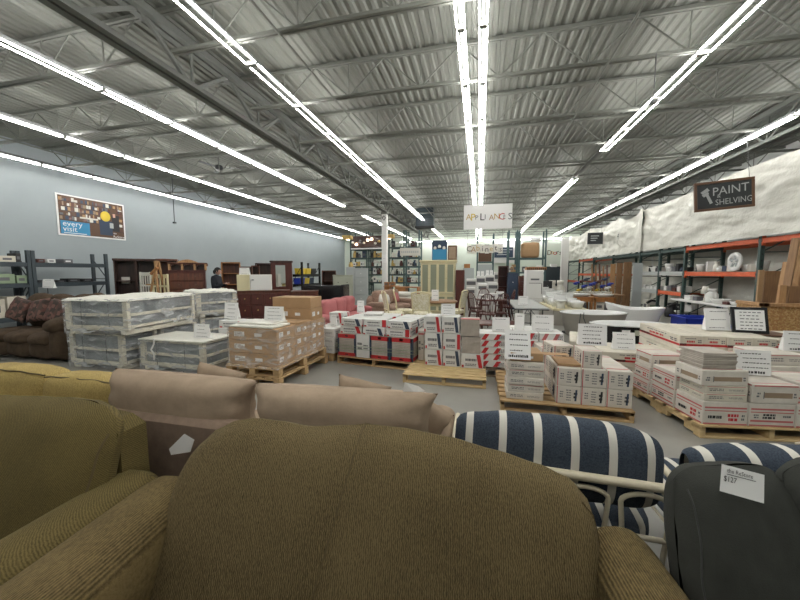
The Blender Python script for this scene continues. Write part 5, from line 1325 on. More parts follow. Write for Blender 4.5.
for i,yy in enumerate(ups):
    lab='dark green tall rack frame, '+place[i]
    if fr0 is None:
        fr0=empty('rack_frame',(RX,yy,0),0,lab,'rack frame','tall rack frames on the right')
        for x in(0,RX2-RX):
            b=MB(); b.box(x-.045,x+.045,-.04,.04,0,4.1,'rack_green',.006)
            for q in range(26): b.box(x-.012,x+.012,-.0415,-.04,.2+q*.15,.24+q*.15,'black')
            b.box(x-.07,x+.07,-.08,.08,0,.012,'rack_green'); b.build('upright',fr0)
        b=MB()
        for q in range(6):
            z=.15+q*.64; b.tube([(0,0,z),(1.0,0,z)],.017,'rack_green',4); b.tube([(0,0,z),(1.0,0,z+.6)],.017,'rack_green',4)
        b.build('frame_brace',fr0)
    else: dup(fr0,(RX,yy,0),0,lab)
wd={'rack_orange':'orange','rack_grey':'grey','rack_green':'dark green'}
for (a,c),bl in beams.items():
    for z,k in bl:
        for x,fb in((RX,'front'),(RX2,'rear')):
            b=MB(); b.box(-.03,.03,.05,c-a-.05,-.12,0,k,.008); b.box(-.035,.035,.042,.06,-.18,.04,k); b.box(-.035,.035,c-a-.06,c-a-.042,-.18,.04,k)
            for yy in(.052,c-a-.062): b.box(-.037,-.034,yy-.0,yy+.012,-.1,-.03,'black')
            bi=ups.index(a); o=b.build('rack_beam',None,(x,a,z)); 
            tag(o,'%s %s beam at %s, %s rack bay from the back'%(wd[k],fb,{2.4:'head height above the shelves',1.6:'eye level',.92:'table level',1.5:'eye level',1.0:'waist level'}[z],ordinal(9-bi-1)),'beam','rack beams on the right')
        if z<2.3:
            b=MB(); b.box(.03,.97,.06,c-a-.06,0,.015,'rack_grey' if k!='rack_orange' else 'kraft_dark',.002); o=b.build('rack_decking',None,(RX,a,z)); tag(o,'shelf decking on the %s beams at %s, %s bay from the back'%(wd[k],{1.6:'eye level',.92:'table level',1.5:'eye level',1.0:'waist level'}[z],ordinal(9-ups.index(a)-1)),'shelf')
# --- white poly sheeting
def sheet(y0,y1,z0,z1,X,label,topf,seed=0,nu=110,nv=34,amp=1.0):
    b=MB()
    def f(a,q):
        y=y0+(y1-y0)*a; zt=topf(y); z=z0+(zt-z0)*q
        n_=noise.noise(Vector((y*.9+seed,z*1.6,seed)))*.10+noise.noise(Vector((y*1.6+z*2,z*3.6-y*.8,seed+5)))*.04+(abs(noise.noise(Vector((y*.8+z*2.5,z*4.5-y*1.6,seed+9))))**.7)*.045
        return (X-.05+n_*amp*(.25+.75*min(1,(1-abs(2*q-1))*3)),y,z)
    b.grid(f,nu,nv,'plastic',flip=True); b.grid(lambda a,q: tuple(Vector(f(a,q))+Vector((.006,0,0))),nu,nv,'plastic')
    return tag(b.build('plastic_sheet'),label,'sheeting','white plastic sheeting over the racks')
sheet(5.0,15.25,2.42,4.1,RX-.14,'large wrinkled white plastic sheet hung over the near racks above the orange beams',lambda y:4.06+.05*sin(y*.8),1,140)
sheet(15.25,17.6,2.42,4.1,RX-.14,'draped white plastic sheet between the seam strip and the gathered fold',lambda y:4.1-.22*sin((y-15.25)/2.35*pi),3,50)
sheet(17.6,27.3,2.42,4.1,RX-.14,'far white plastic sheet behind the small dark hanging sign',lambda y:4.12-.16*abs(sin((y-17.6)*.75)),6,110,amp=1.5)
b=MB(); b.box(-.02,.0,0,.22,0,1.66,'plastic',.004); tag(b.build('sheeting_strip',None,(RX-.26,15.1,2.42)),'vertical white strip covering the seam of the rack sheeting','strip')
sheet(5.0,17.5,.05,2.38,RX2+.28,'crumpled white plastic sheet hanging behind the near rack shelves',lambda y:2.36,12,110,amp=1.2)
sheet(17.6,28.5,.05,2.38,RX2+.28,'white plastic sheet behind the far rack bays',lambda y:2.36,15,90,amp=1.0)
# goods on the racks
rr=random.Random(5); k=0
keys=['white','ink','off_white','navy','white','black','ink','kraft']
for (a,c,z,n) in ((9.65,12.6,1.617,12),(12.6,14.15,1.617,8),(14.15,15.7,1.617,8)):
    for i in range(n):
        y=a+.22+(c-a-.44)*i/(n-1); w=rr.uniform(.14,.24); h=rr.uniform(.13,.30); sh=['box','jar','faucet','box','sink'][rr.randrange(5)]
        key=keys[rr.randrange(len(keys))]
        if sh=='faucet': key='fixture'; 
        if sh=='sink': key='white'; w=.26
        stuff_on(RX+.2,y,z,w,w,h,key,{'box':'hardware_box','jar':'canister','faucet':'faucet','sink':'basin'}[sh],'%s %s on the eye-level shelf, %s from the right in the %s bay'%({'white':'white','ink':'grey','off_white':'off-white','navy':'navy','fixture':'pale','black':'black','file_grey':'light grey','kraft':'brown'}[key],{'box':'box','jar':'canister','faucet':'faucet','sink':'basin'}[sh],ordinal(i),{9.65:'wide orange',12.6:'middle',14.15:'leftmost'}[a]),'hardware','hardware on the right racks',sh,rz=rr.uniform(1.2,1.9),seed=k); k+=1
# wheel-like round light on the orange shelf
b=MB(); b.lathe([(.15,0),(.24,.0),(.25,.02),(.24,.05),(.15,.05),(.14,.02)],'white',(0,0,0),24)
for i in range(5): an=i*2*pi/5; b.tube([(.04*cos(an),.04*sin(an),.03),(.16*cos(an),.16*sin(an),.03)],.03,'file_grey',6)
b.lathe([(0,0),(.06,0),(.06,.05),(0,.05)],'white',(0,0,0),14); o=b.build('wheel_cover',None,(RX+.02,10.45,1.617+.25)); o.rotation_euler=(0,-pi/2,0); tag(o,'round white wheel cover with spokes standing on the orange shelf','wheel cover')
for (a,c,z,n) in ((12.6,14.15,.937,5),(14.15,15.7,.937,5)):
    for i in range(n):
        y=a+.22+(c-a-.44)*i/(n-1); w=rr.uniform(.16,.26)
        key=['paper','white','cherry','ink','white'][i] if a<14 else 'white'
        stuff_on(RX+.2,y,z,w,.2,rr.uniform(.1,.2),key,'hardware_box','%s box on the table-level shelf, %s from the right in the %s bay'%({'paper':'bright white','white':'white','cherry':'dark red','ink':'grey'}[key],ordinal(i),'middle' if a<14 else 'leftmost'),'box','boxes on the table-level shelves',rz=pi/2,seed=i)
for i,(y,key,sh,l) in enumerate(((13.2,'black','faucet','black fixture standing on the floor of the middle rack bay'),(13.7,'black','jar','black canister on the floor of the middle rack bay'),(14.7,'black','faucet','black pipe fitting on the floor of the leftmost narrow bay'),(15.2,'off_white','box','white box on the floor of the leftmost narrow bay'),(12.95,'white','toilet','white toilet bowl on the floor beside the rack upright'))):
    stuff_on(RX+.25,y,0,.4,.4,.5,key,'plumbing_item',l,'fixture',None,sh,rz=-pi/2,seed=i)
# white folding table shelf in the wide bay
e=empty('folding_table',(6.0,9.85,0),0,'white folding table loaded with small appliances under the orange shelf','table')
b=MB(); b.box(0,.72,0,2.6,.70,.75,'white',.015); b.build('tabletop',e)
for y in(.3,2.3):
    b=MB(); b.tube([(.08,y,.7),(.08,y,0)],.014,'dark_metal',6); b.tube([(.64,y,.7),(.64,y,0)],.014,'dark_metal',6); b.tube([(.08,y,.3),(.64,y,.3)],.012,'dark_metal',6); b.build('leg_frame',e)
for i,(y,w,h,key,sh,l) in enumerate(((10.05,.34,.10,'white','sink','shallow white basin nearest on the white folding table'),(10.35,.2,.07,'cherry','box','dark red box on the white folding table'),(10.65,.5,.12,'white','sink','wide white basin on the white folding table'),(11.0,.28,.38,'white','jar','tall white canister on the white folding table'),(11.3,.2,.44,'shade','lamp','lamp with a white shade on the white folding table'),(11.6,.2,.12,'ink','box','grey box on the white folding table'),(11.9,.3,.14,'white','box','white box on the white folding table'),(12.2,.16,.16,'black','jar','black jar at the far end of the white folding table'))):
    stuff_on(6.32,y,.752,w,w*.8,h,key,{'sink':'basin','box':'small_box','jar':'canister','lamp':'table_lamp'}[sh],l,'item',None,sh,rz=pi/2,seed=i)
for i,(y,w,h) in enumerate(((10.2,.5,.5),(10.9,.5,.45))):
    stuff_on(6.95,y,.0+0,w,.5,h,'ink','hardware_box','dark box on the floor under the white folding table, %s'%['near','far'][i],'box','dark boxes under the table',rz=pi/2,seed=i)
b=MB(); b.box(-.5,.5,-.35,.35,.0,.02,'blue',.01)
for (x0,x1,y0,y1) in((-.5,-.47,-.35,.35),(.47,.5,-.35,.35),(-.5,.5,-.35,-.32),(-.5,.5,.32,.35)): b.box(x0,x1,y0,y1,.0,.46,'blue',.01)
b.box(-.53,.53,-.38,-.34,.43,.48,'blue',.01); b.box(-.53,.53,.34,.38,.43,.48,'blue',.01); b.box(-.53,-.49,-.38,.38,.43,.48,'blue',.01); b.box(.49,.53,-.38,.38,.43,.48,'blue',.01); b.box(-.18,.18,-.352,-.349,.16,.30,'light_blue')
X,_=gy(711,315,8.35); tag(b.build('storage_bin',None,(5.45,9.8,0)),'large blue plastic bin on the floor before the white folding table','bin')
X,_=gy(733,315,8.6); b=MB(); b.box(-.3,.3,-.3,.3,0,.46,'blue',.02); b.box(-.33,.33,-.33,.33,.44,.5,'navy',.02); tag(b.build('storage_bin',None,(5.75,8.9,0)),'second blue bin right of the large open one, mostly behind paper signs','bin')
# black framed sheet and OSB bin
b=MB(); b.at((0,0,0),radians(-4),radians(-14)); w,h=.40,.36; b.box(-w/2,w/2,-.012,.012,0,h,'black_lacq',.004); b.box(-w/2+.04,w/2-.04,-.015,-.012,.04,h-.04,'paper')
rr2=random.Random(3)
for i in range(6):
    u=-w/2+.09
    while u<w/2-.1: L=rr2.uniform(.02,.05); b.poly([(u,-.0165,h-.08-.045*i),(u+L,-.0165,h-.08-.045*i),(u+L,-.0165,h-.068-.045*i),(u,-.0165,h-.068-.045*i)],'ink'); u+=L+.015
b.at((0,0,0)); b.box(-w/2-.12,w/2+.25,-.1,.4,-.018,-.002,'frame_wood',.003)
X,_=gy(735,318,5.75); tag(b.build('framed_notice',None,(X,5.45,.765)),'black-framed notice leaning on the long cream flooring cartons','notice')
bx_=gy(763,303,7.0); bh=bx_[1]-.06; LB=7.62-bx_[0]
e=empty('lumber_bin',(bx_[0],7.0,0),radians(0),'strand-board lumber bin with leaning timber at the right edge','bin')
b=MB(); b.box(0,LB,0,.03,0,bh,'osb'); b.box(0,.03,0,.6,0,bh,'osb'); b.box(LB-.03,LB,0,.6,0,bh,'osb'); b.build('side_panel',e)
b=MB(); b.box(-.02,LB,-.04,.05,bh,bh+.06,'pinewood',.004); b.box(-.02,.07,-.04,.6,bh,bh+.06,'pinewood',.004); b.build('top_rail',e)
# lumber leaning
def plank(p0,p1,w,t,key,label,rz=0,group='timber leaning in the rack'):
    p0=Vector(p0);p1=Vector(p1);d=p1-p0;L=d.length
    b=MB(); b.box(-w/2,w/2,-t/2,t/2,0,L,key,.003); o=b.build('lumber_plank',None,p0); q=d.to_track_quat('Z','Y'); o.rotation_mode='QUATERNION'; o.rotation_quaternion=q; return tag(o,label,'plank',group)
for i,(pb,pt,Y,w,k_) in enumerate((((776,330),(796,238),7.12,.10,'ply'),((783,332),(803,240),7.2,.10,'pinewood'),((790,332),(812,245),7.28,.12,'ply'),((771,330),(786,262),7.36,.07,'pinewood'))):
    a=gy(pb[0],pb[1],Y); c_=gy(pt[0],pt[1],Y+.15); plank((a[0],Y,.03),(c_[0],Y+.15,c_[1]),w,.04,k_,'brown timber plank leaning in the strand-board bin, %s from left'%ordinal([1,2,3,0][i]))
for i,(p0,p1,pt,Y,k_) in enumerate(((757,762,270,8.9,'kraft'),(763,780,271,8.95,'ply'),(779,786,285,7.08,'pinewood'),(785,800,286,7.16,'ply'))):
    X0,_=gy(p0,300,Y); X1,_=gy(p1,300,Y); zt=gy(p0,pt,Y)[1]; b=MB(); b.box(0,X1-X0,0,.05,0,zt,k_,.004); tag(b.build('wood_panel',None,(X0,Y,0)),'upright brown wood panel above the strand-board bin, %s from the left'%ordinal(i),'panel','upright panels at the lumber bin')
# doors and boards standing left of the racks
for i,(p0,p1,pt,Y,k_,l) in enumerate(((631.5,641,263,15.2,'file_grey','pale grey door slab standing at the left end of the narrow rack bays'),(622,630,262,16.4,'ply','wide brown door board immediately left of the grey slab'),(615,621,263,16.9,'ply','brown door board second left of the grey slab'),(609,614,264,17.4,'pinewood','lighter brown board third left of the grey slab'))):
    X0,_=gy(p0,300,Y); X1,_=gy(p1,300,Y); zt=gy(p0,pt,Y)[1]; b=MB(); b.box(0,X1-X0,0,.045,0,zt,k_,.005); tag(b.build('panel_slab',None,(X0,Y,0)),l,'door','slabs standing by the racks')
for i in range(9):
    X,zt=gy(593+i*1.9,264+(i*37%5),18.9); plank((X,18.8,.02),(X+.05-.1*(i%2),19.2,zt),.07,.03,['ply','pinewood','mahog'][i%3],'thin brown trim board in the leaning bunch, %s from the left'%ordinal(i),group='bunch of thin trim boards')

# --- bath tubs
def tub(loc,a,c,h,rz,out,inn,label,raise_l=0,raise_r=0,foot=.8,rim=.04,seg=40):
    e=empty('bathtub',loc,rz,label,'bathtub')
    def ring(s,z,top=0):
        return [(a*s*cos(2*pi*j/seg),c*s*sin(2*pi*j/seg),z+top*((raise_l if cos(2*pi*j/seg)<0 else raise_r)*abs(cos(2*pi*j/seg))**1.6)) for j in range(seg)]
    b=MB(); b.loft([ring(foot*.92,0),ring(foot,.03),ring(foot+.06,h*.35,.3),ring(.95,h*.8,.85),ring(.985,h-.03,1)],out,cap1=False); b.build('outer_shell',e)
    b=MB(); b.loft([ring(.985,h-.03,1),ring(1.0,h-.02,1),ring(1.0,h,1),ring(.94,h+.002,1),ring(.90,h-.02,1),ring(.84,h*.55,.6),ring(.72,h*.25,.15),ring(.4,h*.2),ring(.02,h*.19)],inn,cap0=False,cap1=False); b.build('basin',e)
    b=MB(); b.lathe([(0,0),(.035,0),(.035,.006),(0,.008)],'fixture',(0,0,h*.2),12); b.build('drain',e)
    return e
t1=tub((2.80,9.2,0),.80,.50,.60,radians(10),'tub_grey','enamel','white-rimmed oval bathtub with a grey outside and dangling cord')
b=MB(); b.box(-.60,.60,-.36,.36,0,.05,'dark_metal',.01); b.build('cradle',t1)
b=MB(); b.tube([(-.42,-.40,.62),(-.45,-.46,.5),(-.35,-.42,.3),(-.40,-.42,.12),(-.52,-.38,.2),(-.5,-.42,.6)],.010,'dark_metal',6); b.build('cord',t1)
tub((4.08,10.15,0),.68,.42,.62,radians(-18),'enamel','enamel','white slipper bathtub with one raised end, behind the other two',raise_l=.15,raise_r=.06,foot=.6)
t3=tub((2.98,7.45,0),.78,.40,.58,radians(3),'black_lacq','enamel','white bathtub with a glossy black outside, nearest of the tubs')
b=MB(); b.box(-.36,-.22,-.425,-.42,.38,.50,'paper'); b.box(.02,.12,-.425,-.42,.42,.50,'green'); b.box(-.14,-.06,-.425,-.42,.40,.50,'file_green'); o=b.build('sticker',t3)
# --- sink platform
e=empty('display_platform',(2.15,10.6,0),0,'long low cream platform piled with white sinks','platform'); b=MB()
b.box(0,1.0,0,8,.44,.5,'cream',.01); b.build('deck',e); b=MB(); b.box(.0,.98,.02,7.98,0,.44,'tub_grey',.004); b.build('skirt',e)
rr=random.Random(11); n=0
for i in range(16):
    for j in range(2):
        y=10.95+i*.46; x=2.42+j*.46; n+=1
        sh='sink' if (i+j)%3 else 'toilet'
        stuff_on(x,y,.502,.42,.40,.16+.10*rr.random() if sh=='sink' else .42,'enamel','sink_basin' if sh=='sink' else 'toilet','white %s on the long cream platform, %s row from the near end, %s side'%('sink basin' if sh=='sink' else 'toilet',ordinal(i),['aisle','far'][j]),'sink' if sh=='sink' else 'toilet','white sinks on the platform',sh,rz=rr.uniform(-.4,.4),seed=n)
for i,(x,y) in enumerate(((2.45,16.9),(2.95,16.9))):
    pass
for i in range(2):
    X,_=gy([552,560][i],290,19.2); stuff_on(X,19.2,0,.5,.5,1.15,'off_white','white_drum','white drum at the far end of the sink platform, %s'%['left','right'][i],'drum','white drums','jar',seed=i)
# --- oak stands with vanity tops
for i,(p0,p1,Y) in enumerate(((570,593,13.0),(594.5,616,13.0))):
    X0,_=gy(p0,300,Y); X1,_=gy(p1,300,Y); w=X1-X0; l=['left','right'][i]
    e=empty('oak_stand',(X0,Y,0),0,'open honey oak stand carrying a white vanity top, %s of the pair'%l,'stand'); b=MB()
    for x in(0,w-.06):
        b.box(x,x+.06,0,.06,0,.68,'oak',.004); b.box(x,x+.06,.5,.56,0,.68,'oak',.004)
    b.build('leg',e); b=MB(); b.box(0,w,0,.56,.64,.70,'oak',.005); b.box(0,w,0,.03,.54,.64,'oak'); b.build('top_frame',e); b=MB(); b.box(.05,w-.05,.05,.5,.20,.23,'oak'); b.build('shelf',e)
    stuff_on(X0+w/2,Y+.28,.702,w*1.04,.62,.11,'enamel','vanity_top','white oval vanity top on the %s oak stand'%l,'vanity top',None,'sink')
    stuff_on(X0+w*.3,Y+.25,.232,.3,.3,.28,'off_white','small_box','pale box on the lower shelf of the %s oak stand'%l,'box',None,'box',seed=i)
    stuff_on(X0+w*.7,Y+.25,.232,.2,.2,.24,'ink','canister','dark canister on the lower shelf of the %s oak stand'%l,'canister',None,'jar',seed=i)
# --- flower and toy display behind them
for i in range(14):
    px=576+i*2.6; Y=14.6+.2*(i%3); key=['blue','yellow','cherry','blue','navy','white','blue'][i%7]; X,z=gy(px,[283,290,281,286,279,288,284][i%7],Y)
    b=MB(); 
    for q in range(9):
        an=q*2.4; b.lathe([(0,0),(.055,.02),(.05,.06),(0,.08)],key,(.12*cos(an)*(q/9),.12*sin(an)*(q/9),z-.75+.03*(q%3)-.05),8)
    b.tube([(0,0,0),(.02,0,z-.75)],.012,'green',5); b.lathe([(.05,-.0),(.09,.0),(.10,.10),(.08,.10)],'off_white',(0,0,0),10)
    o=b.build('artificial_flowers',None,(X,Y,.72)); tag(o,'bunch of %s artificial flowers on the display table, %s from the left'%({'blue':'blue','yellow':'yellow','cherry':'red','navy':'dark blue','white':'white'}[key],ordinal(i)),'flowers','artificial flowers')
X0,_=gy(572,290,14.4); X1,_=gy(616,290,14.4)
e=empty('display_table',(X0-.2,14.35,0),0,'plain table behind the oak stands holding artificial flowers','table'); b=MB(); b.box(0,X1-X0+.5,0,1.0,.68,.72,'ply',.006); b.build('tabletop',e)
for x in(.03,X1-X0+.41):
    for y in(.03,.9): b=MB(); b.box(x,x+.06,y,y+.06,0,.68,'ply'); b.build('leg',e)

# --- hanging signs
def wires(e,pts):
    for p,q in pts:
        b=MB(); b.tube([p,q],.006,'fixture',5); b.build('wire',e)
Ys=8.0; X0,zt=gy(464,205.5,Ys); X1,_=gy(512.5,205.5,Ys); zb=gy(488,229,Ys)[1]; w=X1-X0; h=zt-zb
e=empty('hanging_sign',(X0,Ys,zb),0,'white hanging sign reading APPLIANCES in mixed coloured letters','sign')
b=MB(); b.box(0,w,0,.02,0,h,'paper',.004); b.build('panel',e)
cols=['gold','yellow','ink','black','ink','kraft','gold','red','ink','ink']; szs=[.20,.24,.15,.24,.17,.18,.19,.22,.12,.22]
for i,(c_,k_,s_) in enumerate(zip('APPLIANCES',cols,szs)):
    b=MB(); b.text(c_,s_*.95,k_,(w*(.045+.0965*i),-.003,h*.40-.02*(i%2)),(1,0,0),(0,0,1)); b.build('letter',e)
wires(e,[((.12,.01,h),(-.0,.01,BOT-zb)),((w-.1,.01,h),(w+.12,.01,BOT-zb))])
# cabinets sign: separate letter cards
Ys=13.5; X0,zt=gy(467,243,Ys); X1,_=gy(503,243,Ys); w=X1-X0; zm=gy(480,249,Ys)[1]
e=empty('hanging_sign',(X0,Ys,zm),0,'hanging row of pale letter cards spelling CAbinets beyond the white sign','sign')
rail=MB(); rail.tube([(0,.02,.16),(w,.02,.16)],.012,'dark_metal',6); rail.build('rail',e)
for i,(c_,k_) in enumerate(zip('CAbinets',['black','kraft','gold','ink','black','gold','black','ink'])):
    x=w*i/8; dz=[0,-.03,.03,0,-.02,.0,.03,-.02][i]; b=MB(); b.box(x+.005,x+w/8-.005,0,.01,-.16+dz,.17+dz,'off_white',.003); cd_=b.build('letter_card',e)
    b=MB(); b.text(c_,.30,k_,(x+w/16,-.003,-.09+dz),(1,0,0),(0,0,1),0,'CENTER'); b.build('letter',cd_)
wires(e,[((.02,.02,.17),(.02,.02,BOT-zm)),((w-.02,.02,.17),(w-.02,.02,BOT-zm))])
# chalkboard PAINT & SHELVING
Ys=9.5; X0,zt=gy(697,184,Ys); X1,zt2=gy(757,176.5,Ys); _,zb=gy(696,212,Ys); _,zb2=gy(755,206,Ys); w=X1-X0; h=((zt-zb)+(zt2-zb2))/2
e=empty('hanging_sign',(X0,Ys,zb),0,'brown-framed chalkboard sign reading PAINT and SHELVING hung before the white sheeting','sign'); e.rotation_euler.y=-math.atan2((zt2-zt)+(zb2-zb),2*w)
b=MB(); b.box(0,w,0,.02,0,h,'board'); b.build('panel',e)
b=MB(); t=.045; b.box(-.01,w+.01,-.02,.03,-.01,t,'frame_wood',.006); b.box(-.01,w+.01,-.02,.03,h-t,h+.01,'frame_wood',.006); b.box(-.01,t,-.02,.03,t,h-t,'frame_wood',.006); b.box(w-t,w+.01,-.02,.03,t,h-t,'frame_wood',.006); b.build('frame',e)
b=MB(); b.text('PAINT',.27,'chalk',(w*.30,-.004,h*.50),(1,0,.06),(0,0,1),sxx=.95); b.text('SHELVING',.19,'chalk',(w*.35,-.004,h*.16),(1,0,.03),(0,0,1),sxx=.84); b.text('&',.12,'chalk',(w*.38,-.004,h*.42),(1,0,0),(0,0,1)); b.build('chalk_lettering',e)
b=MB(); P_=lambda u,v:(w*u,-.004,h*v)
b.poly([P_(.10,.66),P_(.14,.58),P_(.26,.70),P_(.22,.80)],'chalk'); b.poly([P_(.12,.56),P_(.16,.48),P_(.25,.58),P_(.23,.66)],'chalk'); b.poly([P_(.19,.54),P_(.24,.56),P_(.31,.26),P_(.26,.22)],'chalk'); b.build('brush_drawing',e)
wires(e,[((.1,.01,h),(.16,.01,BOT-zb+.1)),((w-.08,.01,h),(w-.12,.01,BOT-zb))])
Ys=19.0; X0,zt=gy(588,233,Ys); X1,_=gy(603,233,Ys); zb=gy(595,244,Ys)[1]; w=X1-X0; h=zt-zb
e=empty('hanging_sign',(X0,Ys,zb),0,'small dark chalkboard sign hanging far down the white sheeting','sign')
b=MB(); b.box(0,w,0,.02,0,h,'board'); b.build('panel',e); b=MB(); t=.03; b.box(-.01,w+.01,-.02,.03,-.01,t,'dark_metal'); b.box(-.01,w+.01,-.02,.03,h-t,h+.01,'dark_metal'); b.box(-.01,t,-.02,.03,t,h-t,'dark_metal'); b.box(w-t,w+.01,-.02,.03,t,h-t,'dark_metal'); b.build('frame',e)
b=MB()
for q in range(3): b.box(w*.2,w*(.75-.1*q),-.004,-.002,h*(.68-.2*q),h*(.76-.2*q),'file_grey')
b.build('chalk_lettering',e); wires(e,[((.06,.01,h),(.06,.01,BOT-zb)),((w-.06,.01,h),(w-.06,.01,BOT-zb))])

# --- poster on the blue wall
PY0,PY1,PZ0,PZ1=7.56,9.57,2.75,4.03
e=empty('poster',(WL+.005,PY0,PZ0),0,'large poster on the blue wall reading every visit, a person in yellow among bookshelves','poster')
L=PY1-PY0; H=PZ1-PZ0
def Q(b,u0,u1,v0,v1,key,x=.024): b.box(x-.002,x,u0*L,u1*L,v0*H,v1*H,key)
b=MB(); b.box(0,.018,0,L,0,H,'paper',.004); b.build('mount',e)
b=MB(); Q(b,.025,.975,.035,.965,'frame_wood',.020)
rr=random.Random(21)
for r,v in enumerate((.86,.745,.63,.515,.41)):
    Q(b,.03,.95 if r<2 else .62,v-.035,v-.02,'walnut',.0225)
    u=.035
    while u<(.6 if r>1 else .93):
        du=rr.uniform(.012,.05); Q(b,u,u+du,v-.02,v+rr.uniform(.03,.08),['off_white','cherry','kraft_dark','navy','kraft','ink','mahog','frame_wood'][rr.randrange(8)],.022+.0005*rr.random()); u+=du+.004
for r in range(5): Q(b,.86,.97,.2+.14*r,.215+.14*r,'walnut',.0225); Q(b,.88,.95,.22+.14*r,.29+.14*r,['mahog','off_white','kraft'][r%3],.022)
b.build('bookshelf_picture',e)
b=MB()
b.lathe([(0,0),(.16,.001),(.15,.003),(0,.004)],'yellow',(0,0,0),16)
b.v=[(.0235+p[2],L*.68+p[0]*1.0,H*.60+p[1]*1.1) for p in b.v]; b.build('yellow_figure',e)
b=MB(); Q(b,.58,.78,.10,.48,'navy',.0245); Q(b,.78,.90,.22,.66,'black',.0242); Q(b,.74,.80,.30,.44,'file_grey',.0252); Q(b,.80,.84,.6,.70,'skin',.0252); Q(b,.30,.56,.46,.50,'off_white',.024); b.build('shopper_shapes',e)
b=MB(); Q(b,.035,.43,.04,.36,'light_blue',.026); b.build('blue_panel',e)
b=MB(); b.text('every',.24,'paper',(.0275,L*.06,H*.235),(0,1,0),(0,0,1)); b.text('visit',.24,'paper',(.0275,L*.06,H*.105),(0,1,0),(0,0,1)); Q(b,.07,.38,.06,.075,'paper',.0275); b.build('lettering',e)
b=MB(); b.text('ReStore',.115,'paper',(.0275,L*.785,H*.05),(0,1,0),(0,0,1)); b.text('the',.08,'paper',(.0275,L*.79,H*.15),(0,1,0),(0,0,1)); b.build('store_name',e)

# --- unit heater, fan, small ceiling items
X0,z0=gy(415,208,18.9); X1,z1=gy(434,227.5,18.9)
e=empty('unit_heater',(X0,18.9,z1),0,'dark box-shaped unit heater hung from the roof left of the white sign','heater'); w=X1-X0; h=z0-z1
b=MB(); b.box(.05,w-.05,0,.6,.12,h,'rack_dark',.02); b.build('casing',e); b=MB(); b.box(0,w,-.05,.65,0,.12,'black',.02); b.build('drip_tray',e)
b=MB()
for i in range(7): b.box(.12,w-.12,-.012,0,.2+(h-.3)*i/7,.22+(h-.3)*i/7,'black')
b.build('louvre',e); wires(e,[((.1,.3,h-.02),(.1,.3,DECK-z1)),((w-.1,.3,h-.02),(w-.1,.3,DECK-z1))])
X,z=gy(219,168,9.2); e=empty('hanging_fan',(X,9.2,z),0,'grey ceiling fan hanging between the second and third lamp rows','ceiling fan')
b=MB(); b.lathe([(0,-.06),(.10,-.05),(.12,0),(.10,.07),(0,.09)],'dark_metal',(0,0,0),14); b.tube([(0,0,.08),(0,0,DECK-z-.02)],.015,'dark_metal',6); b.build('motor',e)
for k in range(3):
    an=k*2*pi/3+.35; b=MB(); b.at((0,0,0),an); b.loft([[(x,-.05*q,-.0),(x,.05*q,.015),(x,.05*q,.022),(x,-.05*q,.008)] for x,q in((.12,.5),(.25,1),(.66,1.3),(.68,1.0))],'dark_metal',smooth=False); b.build('blade',e)
for i,(px,py0,py1,Y) in enumerate(((172,178,222,8.9),(536,198,226,13.0),(655,75,100,5.6))):
    X,zt=gy(px,py0,Y); zb=gy(px,py1,Y)[1]; zt=BOT if i<3 else zt; b=MB(); b.tube([(0,0,0),(0,0,zt-zb)],.012 if i!=2 else .008,'dark_metal' if i==0 else 'fixture',6); b.box(-.04,.04,-.04,.04,-.05,.0,'dark_metal' if i==0 else 'fixture',.005)
    tag(b.build('hanging_drop',None,(X,Y,zb)),['thin dark drop pole with a box end in front of the blue wall','white drop cord with a socket right of the white sign','short white drop cord near the right lamp row'][i],'drop cord')

# --- back of the store: lamp racks and goods
def back_rack(px0,px1,Y,zs,H,key,label,depth=.9,deckkey='ply'):
    X0,_=gy(px0,270,Y); X1,_=gy(px1,270,Y); e=empty('display_rack',(X0,Y,0),0,label,'display rack','racks at the back of the store'); w=X1-X0
    for x in(0,w):
        for y in(0,depth): b=MB(); b.box(x-.05,x+.05,y-.04,y+.04,0,H,key,.005); b.build('upright',e)
        b=MB()
        for q in range(int(H/1.0)): b.tube([(x,0,.2+q),(x,depth,.9+q)],.02,key,4)
        b.build('frame_brace',e)
    for z in zs:
        for y in(0,depth): b=MB(); b.box(.05,w-.05,y-.03,y+.03,z-.10,z,key,.004); b.build('beam',e)
        b=MB(); b.box(.05,w-.05,.04,depth-.04,z-.01,z+.01,deckkey); b.build('shelf_deck',e)
    return X0,X1,e
rr=random.Random(31); cnt=0
racks=[(351,367,22.0,(.9,1.45,2.0,2.6,3.2),4.4,'rack_green','tall dark rack of lamps at the back left, below the dark lamp panel'),
       (369,384,22.0,(.9,1.45,2.0,2.6,3.2),4.4,'rack_green','tall dark rack of lamps directly left of the white column'),
       (389,404,22.0,(.9,1.45,2.0,2.6,3.3),4.4,'rack_green','tall dark rack of lamps directly right of the white column'),
       (406,419,22.0,(.9,1.45,2.0,2.6,3.3),4.4,'rack_teal','teal rack of goods left of the cream china cabinet')]
